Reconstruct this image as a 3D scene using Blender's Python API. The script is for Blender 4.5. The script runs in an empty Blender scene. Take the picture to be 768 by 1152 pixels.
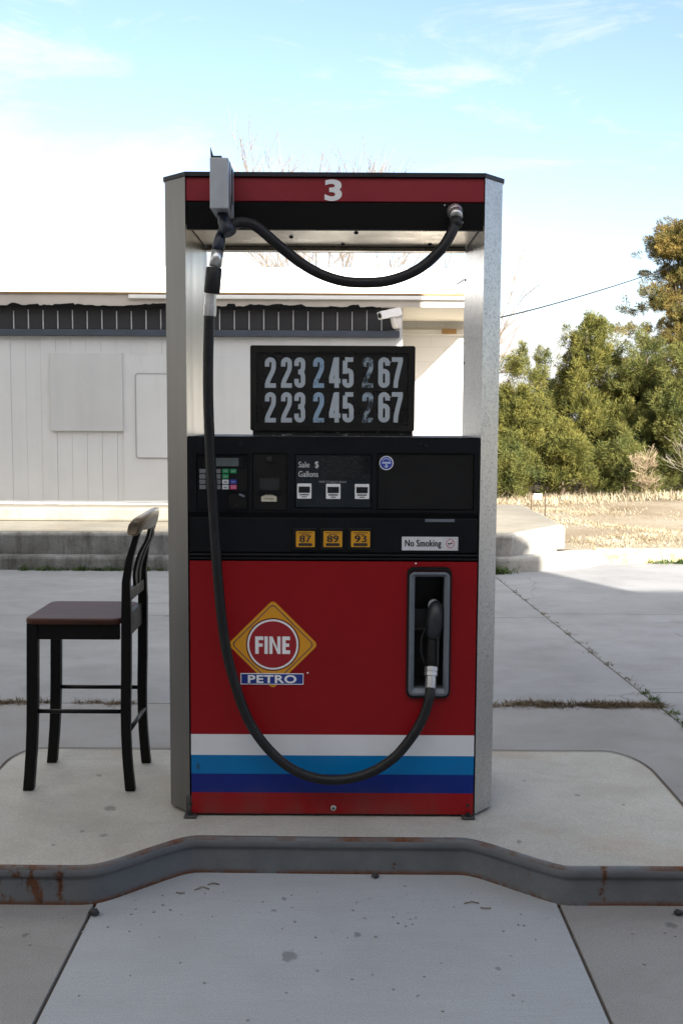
import bpy, bmesh, math, random
import numpy as np
from mathutils import Vector, Matrix

random.seed(7)
SC = bpy.context.scene
COL = SC.collection
R = math.radians

# ------------------------------------------------------------------ camera
CAM_H = 1.63
PITCH = math.atan(106.0 / 1167.0)
ROLL = R(0.3)
FPX = 1167.0
cam_d = bpy.data.cameras.new('camera')
cam = bpy.data.objects.new('camera', cam_d)
COL.objects.link(cam)
cam.matrix_world = (Matrix.Translation((0, 0, CAM_H)) @ Matrix.Rotation(math.pi / 2 - PITCH, 4, 'X')
                    @ Matrix.Rotation(ROLL, 4, 'Z'))
cam_d.sensor_fit = 'VERTICAL'
cam_d.sensor_height = 36.0
cam_d.lens = 36.0 * FPX / 1152.0
cam_d.clip_start = 0.05
cam_d.clip_end = 2000
SC.camera = cam

# ------------------------------------------------------------------ light
SUN_EL = math.atan(0.425)
SUN_AZ = math.atan2(0.42, -0.91)          # direction towards the sun: behind and right of the camera
SUN_STRENGTH = 5.0
SKY_STRENGTH = 0.1
EXPOSURE = 1.84
world = bpy.data.worlds.new('World')
SC.world = world
world.use_nodes = True
wn, wl = world.node_tree.nodes, world.node_tree.links
wn.clear()


def wnode(t, **kw):
    n = wn.new(t)
    for k, v in kw.items():
        setattr(n, k, v)
    return n


wout = wnode('ShaderNodeOutputWorld')
wbg = wnode('ShaderNodeBackground')
wbg.inputs['Strength'].default_value = SKY_STRENGTH
sky = wnode('ShaderNodeTexSky', sky_type='NISHITA')
sky.sun_disc = False
sky.sun_elevation = SUN_EL
sky.sun_rotation = SUN_AZ
sky.air_density = 1.0
sky.dust_density = 1.2
sky.ozone_density = 1.0
tc = wnode('ShaderNodeTexCoord')
sep = wnode('ShaderNodeSeparateXYZ')
wl.new(tc.outputs['Generated'], sep.inputs[0])
# clouds: noise on the dome flattened so streaks pile up toward the horizon
mp = wnode('ShaderNodeMapping')
mp.inputs['Scale'].default_value = (1.3, 1.3, 4.2)
mp.inputs['Location'].default_value = (0.35, 0.2, 0.15)
wl.new(tc.outputs['Generated'], mp.inputs[0])
nz = wnode('ShaderNodeTexNoise')
nz.inputs['Scale'].default_value = 2.6
nz.inputs['Detail'].default_value = 9
nz.inputs['Roughness'].default_value = 0.62
nz.inputs['Distortion'].default_value = 0.35
wl.new(mp.outputs[0], nz.inputs['Vector'])
# elevation weight: thick haze low, thin clouds above; more to the left (-x)
elr = wnode('ShaderNodeMapRange')
elr.inputs['From Min'].default_value = 0.04
elr.inputs['From Max'].default_value = 0.36
elr.inputs['To Min'].default_value = 0.27
elr.inputs['To Max'].default_value = -0.12
wl.new(sep.outputs['Z'], elr.inputs['Value'])
mx = wnode('ShaderNodeMath', operation='MULTIPLY_ADD')
wl.new(sep.outputs['X'], mx.inputs[0])
mx.inputs[1].default_value = -0.5
wl.new(elr.outputs[0], mx.inputs[2])
ad = wnode('ShaderNodeMath', operation='ADD')
wl.new(nz.outputs['Fac'], ad.inputs[0])
hi = wnode('ShaderNodeMapRange')
hi.inputs['From Min'].default_value = 0.40
hi.inputs['From Max'].default_value = 0.62
hi.inputs['To Min'].default_value = 0.0
hi.inputs['To Max'].default_value = 0.34
wl.new(sep.outputs['Z'], hi.inputs['Value'])
ad0 = wnode('ShaderNodeMath', operation='ADD')
wl.new(mx.outputs[0], ad0.inputs[0])
wl.new(hi.outputs[0], ad0.inputs[1])
wl.new(ad0.outputs[0], ad.inputs[1])
cr = wnode('ShaderNodeValToRGB')
cr.color_ramp.elements[0].position = 0.50
cr.color_ramp.elements[1].position = 0.74
wl.new(ad.outputs[0], cr.inputs['Fac'])
mixc = wnode('ShaderNodeMix', data_type='RGBA')
mp2 = wnode('ShaderNodeMapping')
mp2.inputs['Scale'].default_value = (1.0, 1.0, 3.6)
mp2.inputs['Rotation'].default_value = (0.0, 0.35, 0.0)
mp2.inputs['Location'].default_value = (0.8, 0.1, 0.45)
wl.new(tc.outputs['Generated'], mp2.inputs[0])
nz2 = wnode('ShaderNodeTexNoise')
nz2.inputs['Scale'].default_value = 5.5
nz2.inputs['Detail'].default_value = 10
nz2.inputs['Roughness'].default_value = 0.66
nz2.inputs['Distortion'].default_value = 0.8
wl.new(mp2.outputs[0], nz2.inputs['Vector'])
cr2 = wnode('ShaderNodeValToRGB')
cr2.color_ramp.elements[0].position = 0.53
cr2.color_ramp.elements[1].position = 0.72
cr2.color_ramp.elements[1].color = (.55, .55, .55, 1)
wl.new(nz2.outputs['Fac'], cr2.inputs['Fac'])
cmax = wnode('ShaderNodeMix', data_type='RGBA', blend_type='SCREEN')
cmax.inputs['Factor'].default_value = 1.0
wl.new(cr.outputs['Color'], cmax.inputs['A'])
wl.new(cr2.outputs['Color'], cmax.inputs['B'])
wl.new(cmax.outputs['Result'], mixc.inputs['Factor'])
tint = wnode('ShaderNodeMix', data_type='RGBA', blend_type='MULTIPLY')
tint.inputs['Factor'].default_value = 1.0
wl.new(sky.outputs['Color'], tint.inputs['A'])
tint.inputs['B'].default_value = (.84, .815, .87, 1)
wl.new(tint.outputs['Result'], mixc.inputs['A'])
# unseen cloud overhead is made brighter than low cloud to add neutral light
cel = wnode('ShaderNodeMapRange')
cel.inputs['From Min'].default_value = 0.38
cel.inputs['From Max'].default_value = 0.75
wl.new(sep.outputs['Z'], cel.inputs['Value'])
cmx = wnode('ShaderNodeMix', data_type='RGBA')
wl.new(cel.outputs[0], cmx.inputs['Factor'])
cmx.inputs['A'].default_value = (3.3, 3.36, 3.4, 1)
cmx.inputs['B'].default_value = (7.1, 7.1, 7.05, 1)
wl.new(cmx.outputs['Result'], mixc.inputs['B'])
wl.new(mixc.outputs['Result'], wbg.inputs['Color'])
wl.new(wbg.outputs[0], wout.inputs['Surface'])

sun_d = bpy.data.lights.new('sun', 'SUN')
sun_d.energy = SUN_STRENGTH
sun_d.angle = R(0.5)
sun_d.color = (1.0, 0.94, 0.86)
sun = bpy.data.objects.new('sun', sun_d)
COL.objects.link(sun)
sdir = Vector((0.42, -0.91, 0.425)).normalized()
sun.rotation_mode = 'QUATERNION'
sun.rotation_quaternion = sdir.to_track_quat('Z', 'Y')
sun.location = (6, -12, 14)

SC.view_settings.view_transform = 'Standard'
SC.view_settings.look = 'None'
SC.view_settings.exposure = EXPOSURE
SC.view_settings.gamma = 1.0

# ------------------------------------------------------------------ helpers


def at(px, py, Y=None, Z=None):
    """the point of the place seen at photo pixel (px,py), at depth Y or at height Z"""
    u0, v0 = (px - 384) / FPX, (576 - py) / FPX
    c, s = math.cos(ROLL), math.sin(ROLL)
    u, v = u0 * c - v0 * s, u0 * s + v0 * c
    cp, sp = math.cos(PITCH), math.sin(PITCH)
    d = Vector((u, cp + v * sp, -sp + v * cp))
    t = Y / d.y if Y is not None else (Z - CAM_H) / d.z
    return Vector((0, 0, CAM_H)) + d * t


def RC(x0, y0, x1, y1, Y):
    """upright rectangle X0,X1,Z0,Z1 at depth Y covering a photo rectangle"""
    cx, cy = (x0 + x1) / 2, (y0 + y1) / 2
    c = at(cx, cy, Y)
    w = (at(x1, cy, Y) - at(x0, cy, Y)).x
    h = at(cx, y0, Y).z - at(cx, y1, Y).z
    return c.x - w / 2, c.x + w / 2, c.z - h / 2, c.z + h / 2


ORG = {}


def tag(o, label=None, cat=None, group=None, kind=None):
    if label:
        o['label'] = label
    if cat:
        o['category'] = cat
    if group:
        o['group'] = group
    if kind:
        o['kind'] = kind
    return o


def thing(name, loc, label, cat, group=None):
    o = bpy.data.objects.new(name, None)
    o.empty_display_size = 0.2
    COL.objects.link(o)
    o.location = loc
    ORG[o.name] = Vector(loc)
    return tag(o, label, cat, group)


class MB:
    def __init__(self):
        self.v, self.f, self.s, self.mi, self.pc = [], [], [], [], []

    def add(self, vs, fs, smooth=False, mi=0):
        n = len(self.v)
        self.pc.append(n)
        self.v += [tuple(p) for p in vs]
        for f in fs:
            self.f.append([i + n for i in f])
            self.s.append(smooth)
            self.mi.append(mi)
        return self

    def box(self, x0, x1, y0, y1, z0, z1, bev=0.0, seg=2, rot=None, piv=None, mi=0):
        if bev <= 0 and rot is None:
            vs = [(x0, y0, z0), (x1, y0, z0), (x1, y1, z0), (x0, y1, z0),
                  (x0, y0, z1), (x1, y0, z1), (x1, y1, z1), (x0, y1, z1)]
            fs = [(0, 3, 2, 1), (4, 5, 6, 7), (0, 1, 5, 4), (1, 2, 6, 5), (2, 3, 7, 6), (3, 0, 4, 7)]
            return self.add(vs, fs, mi=mi)
        bm = bmesh.new()
        bmesh.ops.create_cube(bm, size=1.0)
        for v in bm.verts:
            v.co = Vector(((x0 + x1) / 2 + v.co.x * (x1 - x0), (y0 + y1) / 2 + v.co.y * (y1 - y0),
                           (z0 + z1) / 2 + v.co.z * (z1 - z0)))
        if bev > 0:
            bmesh.ops.bevel(bm, geom=bm.edges[:], offset=bev, segments=seg, profile=0.5, affect='EDGES')
        if rot is not None:
            p = Vector(piv) if piv else Vector(((x0 + x1) / 2, (y0 + y1) / 2, (z0 + z1) / 2))
            for v in bm.verts:
                v.co = rot @ (v.co - p) + p
        return self.frombm(bm, mi=mi)

    def frombm(self, bm, smooth=False, mi=0):
        bm.verts.index_update()
        vs = [v.co.copy() for v in bm.verts]
        fs = [[v.index for v in f.verts] for f in bm.faces]
        bm.free()
        return self.add(vs, fs, smooth, mi)

    def prism_y(self, poly, y0, y1, bev=0.0, mi=0):
        """extrude an XZ outline along Y"""
        return self._prism([(x, z) for x, z in poly], y0, y1, 'y', bev, mi)

    def prism_z(self, poly, z0, z1, bev=0.0, mi=0):
        return self._prism(poly, z0, z1, 'z', bev, mi)

    def prism_x(self, poly, x0, x1, bev=0.0, mi=0):
        return self._prism(poly, x0, x1, 'x', bev, mi)

    def _prism(self, poly, a, b, ax, bev, mi=0):
        def P(p, h):
            return {'y': (p[0], h, p[1]), 'z': (p[0], p[1], h), 'x': (h, p[0], p[1])}[ax]
        bm = bmesh.new()
        lo = [bm.verts.new(P(p, a)) for p in poly]
        hi = [bm.verts.new(P(p, b)) for p in poly]
        n = len(poly)
        bm.faces.new(lo)
        bm.faces.new(hi[::-1])
        for i in range(n):
            j = (i + 1) % n
            bm.faces.new((lo[j], lo[i], hi[i], hi[j]))
        bmesh.ops.recalc_face_normals(bm, faces=bm.faces[:])
        if bev > 0:
            ed = [e for e in bm.edges if abs(sum((1 if v in lo else -1) for v in e.verts)) == 2]
            bmesh.ops.bevel(bm, geom=ed, offset=bev, segments=2, profile=0.5, affect='EDGES')
        return self.frombm(bm, mi=mi)

    def plate(self, x0, x1, z0, z1, holes, y0, y1, mi=0):
        """upright plate with rectangular holes, front at y0"""
        xs = sorted({x0, x1, *[h[0] for h in holes], *[h[1] for h in holes]})
        zs = sorted({z0, z1, *[h[2] for h in holes], *[h[3] for h in holes]})

        def hole(i, j):
            if i < 0 or j < 0 or i >= len(xs) - 1 or j >= len(zs) - 1:
                return True
            cx, cz = (xs[i] + xs[i + 1]) / 2, (zs[j] + zs[j + 1]) / 2
            return any(h[0] < cx < h[1] and h[2] < cz < h[3] for h in holes)
        for i in range(len(xs) - 1):
            for j in range(len(zs) - 1):
                if hole(i, j):
                    continue
                a, b, c, d = xs[i], xs[i + 1], zs[j], zs[j + 1]
                self.add([(a, y0, c), (b, y0, c), (b, y0, d), (a, y0, d)], [(0, 1, 2, 3)], mi=mi)
                self.add([(a, y1, c), (b, y1, c), (b, y1, d), (a, y1, d)], [(3, 2, 1, 0)], mi=mi)
                if hole(i - 1, j):
                    self.add([(a, y0, c), (a, y1, c), (a, y1, d), (a, y0, d)], [(3, 2, 1, 0)], mi=mi)
                if hole(i + 1, j):
                    self.add([(b, y0, c), (b, y1, c), (b, y1, d), (b, y0, d)], [(0, 1, 2, 3)], mi=mi)
                if hole(i, j - 1):
                    self.add([(a, y0, c), (b, y0, c), (b, y1, c), (a, y1, c)], [(3, 2, 1, 0)], mi=mi)
                if hole(i, j + 1):
                    self.add([(a, y0, d), (b, y0, d), (b, y1, d), (a, y1, d)], [(0, 1, 2, 3)], mi=mi)
        return self

    def ring_y(self, outer, inner, y0, y1, mi=0):
        """frame between two XZ loops of the same length, front y0, back y1"""
        n = len(outer)
        vs = ([(x, y0, z) for x, z in outer] + [(x, y0, z) for x, z in inner]
              + [(x, y1, z) for x, z in outer] + [(x, y1, z) for x, z in inner])
        fs = []
        for i in range(n):
            j = (i + 1) % n
            fs += [(i, j, n + j, n + i), (2 * n + j, 2 * n + i, 3 * n + i, 3 * n + j),
                   (j, i, 2 * n + i, 2 * n + j), (n + i, n + j, 3 * n + j, 3 * n + i)]
        return self.add(vs, fs, mi=mi)

    def tube(self, pts, r, sides=12, caps=True, mi=0):
        pts = [Vector(p) for p in pts]
        n = len(pts)
        rs = r if isinstance(r, (list, tuple)) else [r] * n
        vs, fs = [], []
        t0 = (pts[1] - pts[0]).normalized()
        nrm = t0.orthogonal().normalized()
        for i in range(n):
            t = (pts[min(i + 1, n - 1)] - pts[max(i - 1, 0)])
            t = t.normalized() if t.length > 1e-9 else t0
            nrm = (nrm - t * nrm.dot(t))
            nrm = nrm.normalized() if nrm.length > 1e-6 else t.orthogonal().normalized()
            b = t.cross(nrm)
            for k in range(sides):
                a = 2 * math.pi * k / sides
                vs.append(pts[i] + (nrm * math.cos(a) + b * math.sin(a)) * rs[i])
        for i in range(n - 1):
            for k in range(sides):
                k2 = (k + 1) % sides
                fs.append((i * sides + k, i * sides + k2, (i + 1) * sides + k2, (i + 1) * sides + k))
        self.add(vs, fs, True, mi)
        if caps:
            m = len(self.v) - len(vs)
            self.f += [[m + k for k in range(sides)][::-1], [m + (n - 1) * sides + k for k in range(sides)]]
            self.s += [False, False]
            self.mi += [mi, mi]
        return self

    def lathe(self, a, b, prof, sides=16, mi=0):
        """profile [(t,r)..] along the line a-b; sharp steps"""
        a, b = Vector(a), Vector(b)
        pts, rs = [], []
        t = (b - a)
        ax = t.normalized()
        nrm = ax.orthogonal().normalized()
        bi = ax.cross(nrm)
        rings = []
        for tt, r in prof:
            c = a + t * tt
            rings.append([c + (nrm * math.cos(2 * math.pi * k / sides) + bi * math.sin(2 * math.pi * k / sides)) * r
                          for k in range(sides)])
        vs = [p for rg in rings for p in rg]
        fs = []
        for i in range(len(rings) - 1):
            for k in range(sides):
                k2 = (k + 1) % sides
                fs.append((i * sides + k, i * sides + k2, (i + 1) * sides + k2, (i + 1) * sides + k))
        fs.append([k for k in range(sides)][::-1])
        fs.append([(len(rings) - 1) * sides + k for k in range(sides)])
        return self.add(vs, fs, sides > 8, mi)

    def ellipsoid(self, c, rx, ry, rz, seg=18, mi=0):
        bm = bmesh.new()
        bmesh.ops.create_uvsphere(bm, u_segments=seg, v_segments=seg // 2 + 2, radius=1.0)
        for v in bm.verts:
            v.co = Vector((c[0] + v.co.x * rx, c[1] + v.co.y * ry, c[2] + v.co.z * rz))
        return self.frombm(bm, True, mi)

    def split(self, name, mats, parent=None):
        """one object for each piece added"""
        ends = self.pc[1:] + [len(self.v)]
        out = []
        for a, e in zip(self.pc, ends):
            if e == a:
                continue
            m = MB()
            m.v = self.v[a:e]
            for f, sm, mi in zip(self.f, self.s, self.mi):
                if a <= f[0] < e:
                    m.f.append([i - a for i in f])
                    m.s.append(sm)
                    m.mi.append(mi)
            out.append(m.build(name, mats, parent))
        return out[0]

    def build(self, name, mats, parent=None, autosmooth=True):
        o0 = ORG[parent.name] if parent else Vector((0, 0, 0))
        me = bpy.data.meshes.new(name)
        me.from_pydata([(p[0] - o0.x, p[1] - o0.y, p[2] - o0.z) for p in self.v], [], self.f)
        me.polygons.foreach_set('use_smooth', self.s)
        if not isinstance(mats, (list, tuple)):
            mats = [mats]
        for m in mats:
            me.materials.append(m)
        me.polygons.foreach_set('material_index', self.mi)
        me.update()
        o = bpy.data.objects.new(name, me)
        COL.objects.link(o)
        if parent:
            o.parent = parent
        ORG[o.name] = o0
        return o


def spline(pts, n=8):
    pts = [Vector(p) for p in pts]
    out = []
    P = [pts[0] * 2 - pts[1]] + pts + [pts[-1] * 2 - pts[-2]]
    for i in range(1, len(P) - 2):
        p0, p1, p2, p3 = P[i - 1:i + 3]
        for k in range(n):
            t = k / n
            out.append(0.5 * ((2 * p1) + (p2 - p0) * t + (2 * p0 - 5 * p1 + 4 * p2 - p3) * t * t
                              + (3 * p1 - p0 - 3 * p2 + p3) * t ** 3))
    out.append(pts[-1])
    return out


def rrect(x0, x1, z0, z1, r, n=5):
    out = []
    for cx, cz, a0 in ((x1 - r, z1 - r, 0), (x0 + r, z1 - r, 90), (x0 + r, z0 + r, 180), (x1 - r, z0 + r, 270)):
        for k in range(n + 1):
            a = R(a0 + 90 * k / n)
            out.append((cx + r * math.cos(a), cz + r * math.sin(a)))
    return out


def circ(cx, cz, r, n=40):
    return [(cx + r * math.cos(2 * math.pi * k / n), cz + r * math.sin(2 * math.pi * k / n)) for k in range(n)]


def text_mesh(name, body, x0, x1, z0, z1, Y, mat, parent, bold=0.0, th=0.0006, fat=0.0):
    cu = bpy.data.curves.new('lettering', 'FONT')
    cu.body = body
    cu.size = 1.0
    cu.offset = bold
    cu.space_character = 1.0 + bold * 3 + fat
    cu.resolution_u = 6
    tmp = bpy.data.objects.new('lettering_tmp', cu)
    COL.objects.link(tmp)
    dg = bpy.context.evaluated_depsgraph_get()
    me = bpy.data.meshes.new_from_object(tmp.evaluated_get(dg))
    bpy.data.objects.remove(tmp)
    n = len(me.vertices)
    co = np.empty(n * 3)
    me.vertices.foreach_get('co', co)
    co = co.reshape(n, 3)
    mn, mxx = co.min(0), co.max(0)
    sx, sz = (x1 - x0) / (mxx[0] - mn[0]), (z1 - z0) / (mxx[1] - mn[1])
    faces = [list(p.vertices) for p in me.polygons]
    mb = MB()
    # a heavier weight is three thin layers of the same letters, each shifted a little
    for k, dx in enumerate((0.0,) if fat == 0 else (-fat / 2, 0.0, fat / 2)):
        mb.add([(x0 + (p[0] - mn[0] + dx) * sx, Y - th - .0002 * k, z0 + (p[1] - mn[1]) * sz) for p in co], faces)
    bpy.data.meshes.remove(me)
    return mb.build(name, mat, parent)


def stroke(mb, pts, t, Y, closed=False):
    """flat ribbon of width t along XZ points, facing -Y"""
    pts = [Vector((p[0], p[1])) for p in pts]
    n = len(pts)
    L, Rr = [], []
    for i in range(n):
        a = (pts[i] - pts[i - 1]) if i > 0 else (pts[1] - pts[0])
        b = (pts[i + 1] - pts[i]) if i < n - 1 else (pts[-1] - pts[-2])
        a.normalize()
        b.normalize()
        m = (a + b).normalized()
        nn = Vector((-m.y, m.x))
        k = 1 / max(0.6, m.dot(a))
        L.append(pts[i] + nn * t / 2 * k)
        Rr.append(pts[i] - nn * t / 2 * k)
    vs = [(p.x, Y, p.y) for p in L] + [(p.x, Y, p.y) for p in Rr]
    mb.add(vs, [(i, n + i, n + i + 1, i + 1) for i in range(n - 1)])


def arc(cx, cy, rx, ry, a0, a1, n=8):
    return [(cx + rx * math.cos(R(a0 + (a1 - a0) * k / n)), cy + ry * math.sin(R(a0 + (a1 - a0) * k / n)))
            for k in range(n + 1)]


GT = 0.41
GH = 2.73


def glyph(c):
    """condensed numerals, one unit wide and GH high, as centre lines"""
    h = GT / 2
    top, xl, xr = GH - h, h, 1 - h
    rr = (xr - xl) / 2
    A = arc(0.5, top - rr, rr, rr, 180, 0, 10)
    B = arc(0.5, h + rr, rr, rr, 360, 180, 10)
    if c == '2':
        return [[(xl, 1.9)] + A + [(xr, 1.85), (xr - .04, 1.6), (xr - .3, 1.05), (xl + .08, .62), (xl + .02, .36)],
                [(0, h), (1, h)]]
    if c == '3':
        return [[(xl, 1.95)] + A + [(xr, 1.8), (xr - .07, 1.56), (.52, 1.44), (.36, 1.43)],
                [(.36, 1.425), (.52, 1.41), (xr - .07, 1.28), (xr, 1.04)] + B + [(xl, .8)]]
    if c == '4':
        return [[(.68, 0), (.68, GH)], [(.6, GH - .1), (.2, .9), (.19, .6)], [(0, .62), (1.02, .62)]]
    if c == '5':
        return [[(xl + .03, top), (.96, top)], [(xl + .04, top - .1), (xl + .02, 1.25)],
                [(xl + .02, 1.32), (.34, 1.52), (.55, 1.55), (xr - .06, 1.42), (xr, 1.15)] + B + [(xl, .78)]]
    if c == '6':
        return [[(xr, 1.98), (xr, top - rr)] + arc(0.5, top - rr, rr, rr, 0, 180, 10)
                + [(xl, 1.4)] + arc(0.5, h + rr, rr, rr, 180, 360, 10)
                + [(xr, h + rr + .01)], [(xr, h + rr)] + arc(0.5, 1.2, rr, rr, 0, 180, 10)]
    if c == '7':
        return [[(0, top), (1.0, top)], [(xr + .02, top), (xr - .02, 2.2), (.55, 1.3), (.4, .6), (.36, 0)]]


def glyph_mesh(name, c, x0, x1, z0, z1, Y, mat, parent):
    mb = MB()
    for i, st in enumerate(glyph(c)):
        stroke(mb, st, GT, Y - 0.0004 * i)
    mb.v = [(x0 + x * (x1 - x0), y, z0 + z * (z1 - z0) / GH) for x, y, z in mb.v]
    return mb.build(name, mat, parent)


# ------------------------------------------------------------------ materials
class NT:
    def __init__(self, name):
        self.m = bpy.data.materials.new(name)
        self.m.use_nodes = True
        self.t = self.m.node_tree
        self.t.nodes.clear()
        self.out = self.n('ShaderNodeOutputMaterial')
        self.b = self.n('ShaderNodeBsdfPrincipled')
        self.l(self.b.outputs[0], self.out.inputs['Surface'])
        self.tc = self.n('ShaderNodeTexCoord')

    def n(self, t, **kw):
        x = self.t.nodes.new(t)
        for k, v in kw.items():
            setattr(x, k, v)
        return x

    def l(self, a, b):
        self.t.links.new(a, b)

    def noise(self, scale, detail=4, rough=.55, vec=None, sc=None, dist=0.0):
        x = self.n('ShaderNodeTexNoise')
        x.inputs['Scale'].default_value = scale
        x.inputs['Detail'].default_value = detail
        x.inputs['Roughness'].default_value = rough
        x.inputs['Distortion'].default_value = dist
        v = vec if vec is not None else self.tc.outputs['Object']
        if sc:
            mp_ = self.n('ShaderNodeMapping')
            mp_.inputs['Scale'].default_value = sc
            self.l(v, mp_.inputs[0])
            v = mp_.outputs[0]
        self.l(v, x.inputs['Vector'])
        return x.outputs['Fac']

    def ramp(self, fac, stops, interp='LINEAR'):
        x = self.n('ShaderNodeValToRGB')
        e = x.color_ramp
        e.interpolation = interp
        while len(e.elements) < len(stops):
            e.elements.new(0.5)
        for i, (p, c) in enumerate(stops):
            e.elements[i].position = p
            e.elements[i].color = (c[0], c[1], c[2], 1) if isinstance(c, (tuple, list)) else (c, c, c, 1)
        self.l(fac, x.inputs['Fac'])
        return x.outputs['Color']

    def mix(self, fac, a, b, mode='MIX'):
        x = self.n('ShaderNodeMix', data_type='RGBA', blend_type=mode)
        for s, v in (('Factor', fac), ('A', a), ('B', b)):
            if isinstance(v, (int, float)):
                x.inputs[s].default_value = v if s == 'Factor' else (v, v, v, 1)
            elif isinstance(v, (tuple, list)):
                x.inputs[s].default_value = (*v[:3], 1)
            else:
                self.l(v, x.inputs[s])
        return x.outputs['Result']

    def math(self, op, a, b=0.0, c=0.0):
        x = self.n('ShaderNodeMath', operation=op)
        for i, v in enumerate((a, b, c)):
            if isinstance(v, (int, float)):
                x.inputs[i].default_value = v
            else:
                self.l(v, x.inputs[i])
        return x.outputs[0]

    def xyz(self, src='Object'):
        s = self.n('ShaderNodeSeparateXYZ')
        self.l(self.tc.outputs[src], s.inputs[0])
        return s.outputs

    def bump(self, h, strength=.3, dist=.01):
        x = self.n('ShaderNodeBump')
        x.inputs['Strength'].default_value = strength
        x.inputs['Distance'].default_value = dist
        self.l(h, x.inputs['Height'])
        self.l(x.outputs[0], self.b.inputs['Normal'])

    def fin(self, col, rough=.6, metal=0.0, spec=.5):
        if isinstance(col, (tuple, list)):
            self.b.inputs['Base Color'].default_value = (*col[:3], 1)
        else:
            self.l(col, self.b.inputs['Base Color'])
        if isinstance(rough, (int, float)):
            self.b.inputs['Roughness'].default_value = rough
        else:
            self.l(rough, self.b.inputs['Roughness'])
        self.b.inputs['Metallic'].default_value = metal
        self.b.inputs['Specular IOR Level'].default_value = spec
        return self.m


def sc3(c, k):
    return tuple(min(1.0, x * k) for x in c)


def M(name, base, rough=.5, metal=0.0, var=.18, scale=6, bump=0.0, bscale=80, spec=.5, sc=None):
    q = NT(name)
    n1 = q.noise(scale, 5, .6, sc=sc)
    n2 = q.noise(scale * 9, 3, .6, sc=sc)
    f = q.math('ADD', q.math('MULTIPLY', n1, .65), q.math('MULTIPLY', n2, .35))
    col = q.ramp(f, [(.3, sc3(base, 1 - var)), (.7, sc3(base, 1 + var))])
    rg = q.ramp(n1, [(.3, max(.02, rough - .08)), (.7, min(1, rough + .1))])
    if bump > 0:
        q.bump(q.noise(bscale, 4, .6, sc=sc), bump, .004)
    return q.fin(col, rg, metal, spec)


def concrete(name, base, var=.14, speck=.5, stain=.35, warm=0.0, bump=.14, spots=(), broom=0.0, mottle=.45):
    q = NT(name)
    v = q.tc.outputs['Object']
    big = q.noise(.55, 5, .6)
    mid = q.noise(3.2, 6, .65)
    fine = q.noise(190, 3, .7)
    grit = q.noise(380, 2, .6)
    c = q.mix(q.ramp(big, [(.32, 0), (.68, 1)]), sc3(base, 1 - var), sc3(base, 1 + var * .8))
    c = q.mix(q.math('MULTIPLY', q.ramp(mid, [(.48, 0), (.75, 1)]), stain), c, sc3(base, .62))
    c = q.mix(q.math('MULTIPLY', q.ramp(fine, [(.35, 1), (.55, 0)]), speck), c, sc3(base, .66))
    c = q.mix(q.math('MULTIPLY', q.ramp(grit, [(.62, 0), (.72, 1)]), speck), c, sc3(base, 1.55))
    # old spots of gum and oil
    vo = q.n('ShaderNodeTexVoronoi', feature='F1')
    vo.inputs['Scale'].default_value = 1.1
    q.l(v, vo.inputs['Vector'])
    d = q.math('ADD', vo.outputs['Distance'], q.math('MULTIPLY', q.noise(14, 3), .09))
    c = q.mix(q.math('MULTIPLY', q.ramp(d, [(.075, 1), (.1, 0)]), .55), c, sc3(base, .42))
    # broad damp and tyre-dirt mottling, and a few hairline cracks
    mot = q.noise(1.7, 7, .72, sc=(1, 1.6, 1), dist=.6)
    c = q.mix(q.ramp(mot, [(.47, 0), (.72, mottle)]), c, sc3((base[0] * 1.02, base[1] * .96, base[2] * .88), .6))
    c = q.mix(q.ramp(mot, [(.3, mottle * .6), (.42, 0)]), c, sc3(base, 1.2))
    wv_ = q.n('ShaderNodeVectorMath', operation='MULTIPLY_ADD')
    nv = q.n('ShaderNodeTexNoise')
    nv.inputs['Scale'].default_value = 2.4
    nv.inputs['Detail'].default_value = 6
    q.l(v, nv.inputs['Vector'])
    q.l(nv.outputs['Color'], wv_.inputs[0])
    wv_.inputs[1].default_value = (.45, .45, .0)
    q.l(v, wv_.inputs[2])
    ve = q.n('ShaderNodeTexVoronoi', feature='DISTANCE_TO_EDGE')
    ve.inputs['Scale'].default_value = .42
    q.l(wv_.outputs[0], ve.inputs['Vector'])
    ck = q.math('MULTIPLY', q.ramp(ve.outputs['Distance'], [(.0008, 1), (.0022, 0)]), q.ramp(big, [(.5, 0), (.56, .7)]))
    c = q.mix(ck, c, sc3(base, .3))
    if warm:
        w = q.noise(1.2, 4, .6)
        c = q.mix(q.math('MULTIPLY', q.ramp(w, [(.52, 0), (.72, 1)]), warm), c, (.33, .2, .09))
    if broom:
        br = q.noise(1.0, 4, .7, sc=(5, 240, 5))
        c = q.mix(q.ramp(br, [(.35, broom), (.6, 0)]), c, sc3(base, .7))
        c = q.mix(q.ramp(q.noise(1.0, 4, .7, sc=(1.2, 9, 1)), [(.5, 0), (.75, broom * .8)]), c, sc3(base, .75))
    wob = q.math('MULTIPLY', q.math('SUBTRACT', q.noise(34, 4, .7), .5), .05)
    for (sx, sy, sr) in spots:
        dn = q.n('ShaderNodeVectorMath', operation='DISTANCE')
        mp_ = q.n('ShaderNodeMapping')
        mp_.inputs['Scale'].default_value = (1, .8, 0)
        q.l(v, mp_.inputs[0])
        q.l(mp_.outputs[0], dn.inputs[0])
        dn.inputs[1].default_value = (sx, sy * .8, 0)
        c = q.mix(q.ramp(q.math('ADD', dn.outputs['Value'], wob), [(sr * .75, .75), (sr * 1.1, 0)]), c, sc3(base, .4))
    h = q.math('ADD', q.math('MULTIPLY', fine, .5), q.math('MULTIPLY', grit, .5))
    q.bump(h, bump, .003)
    return q.fin(c, q.ramp(mid, [(.3, .78), (.7, .95)]), 0, .3)


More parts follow.
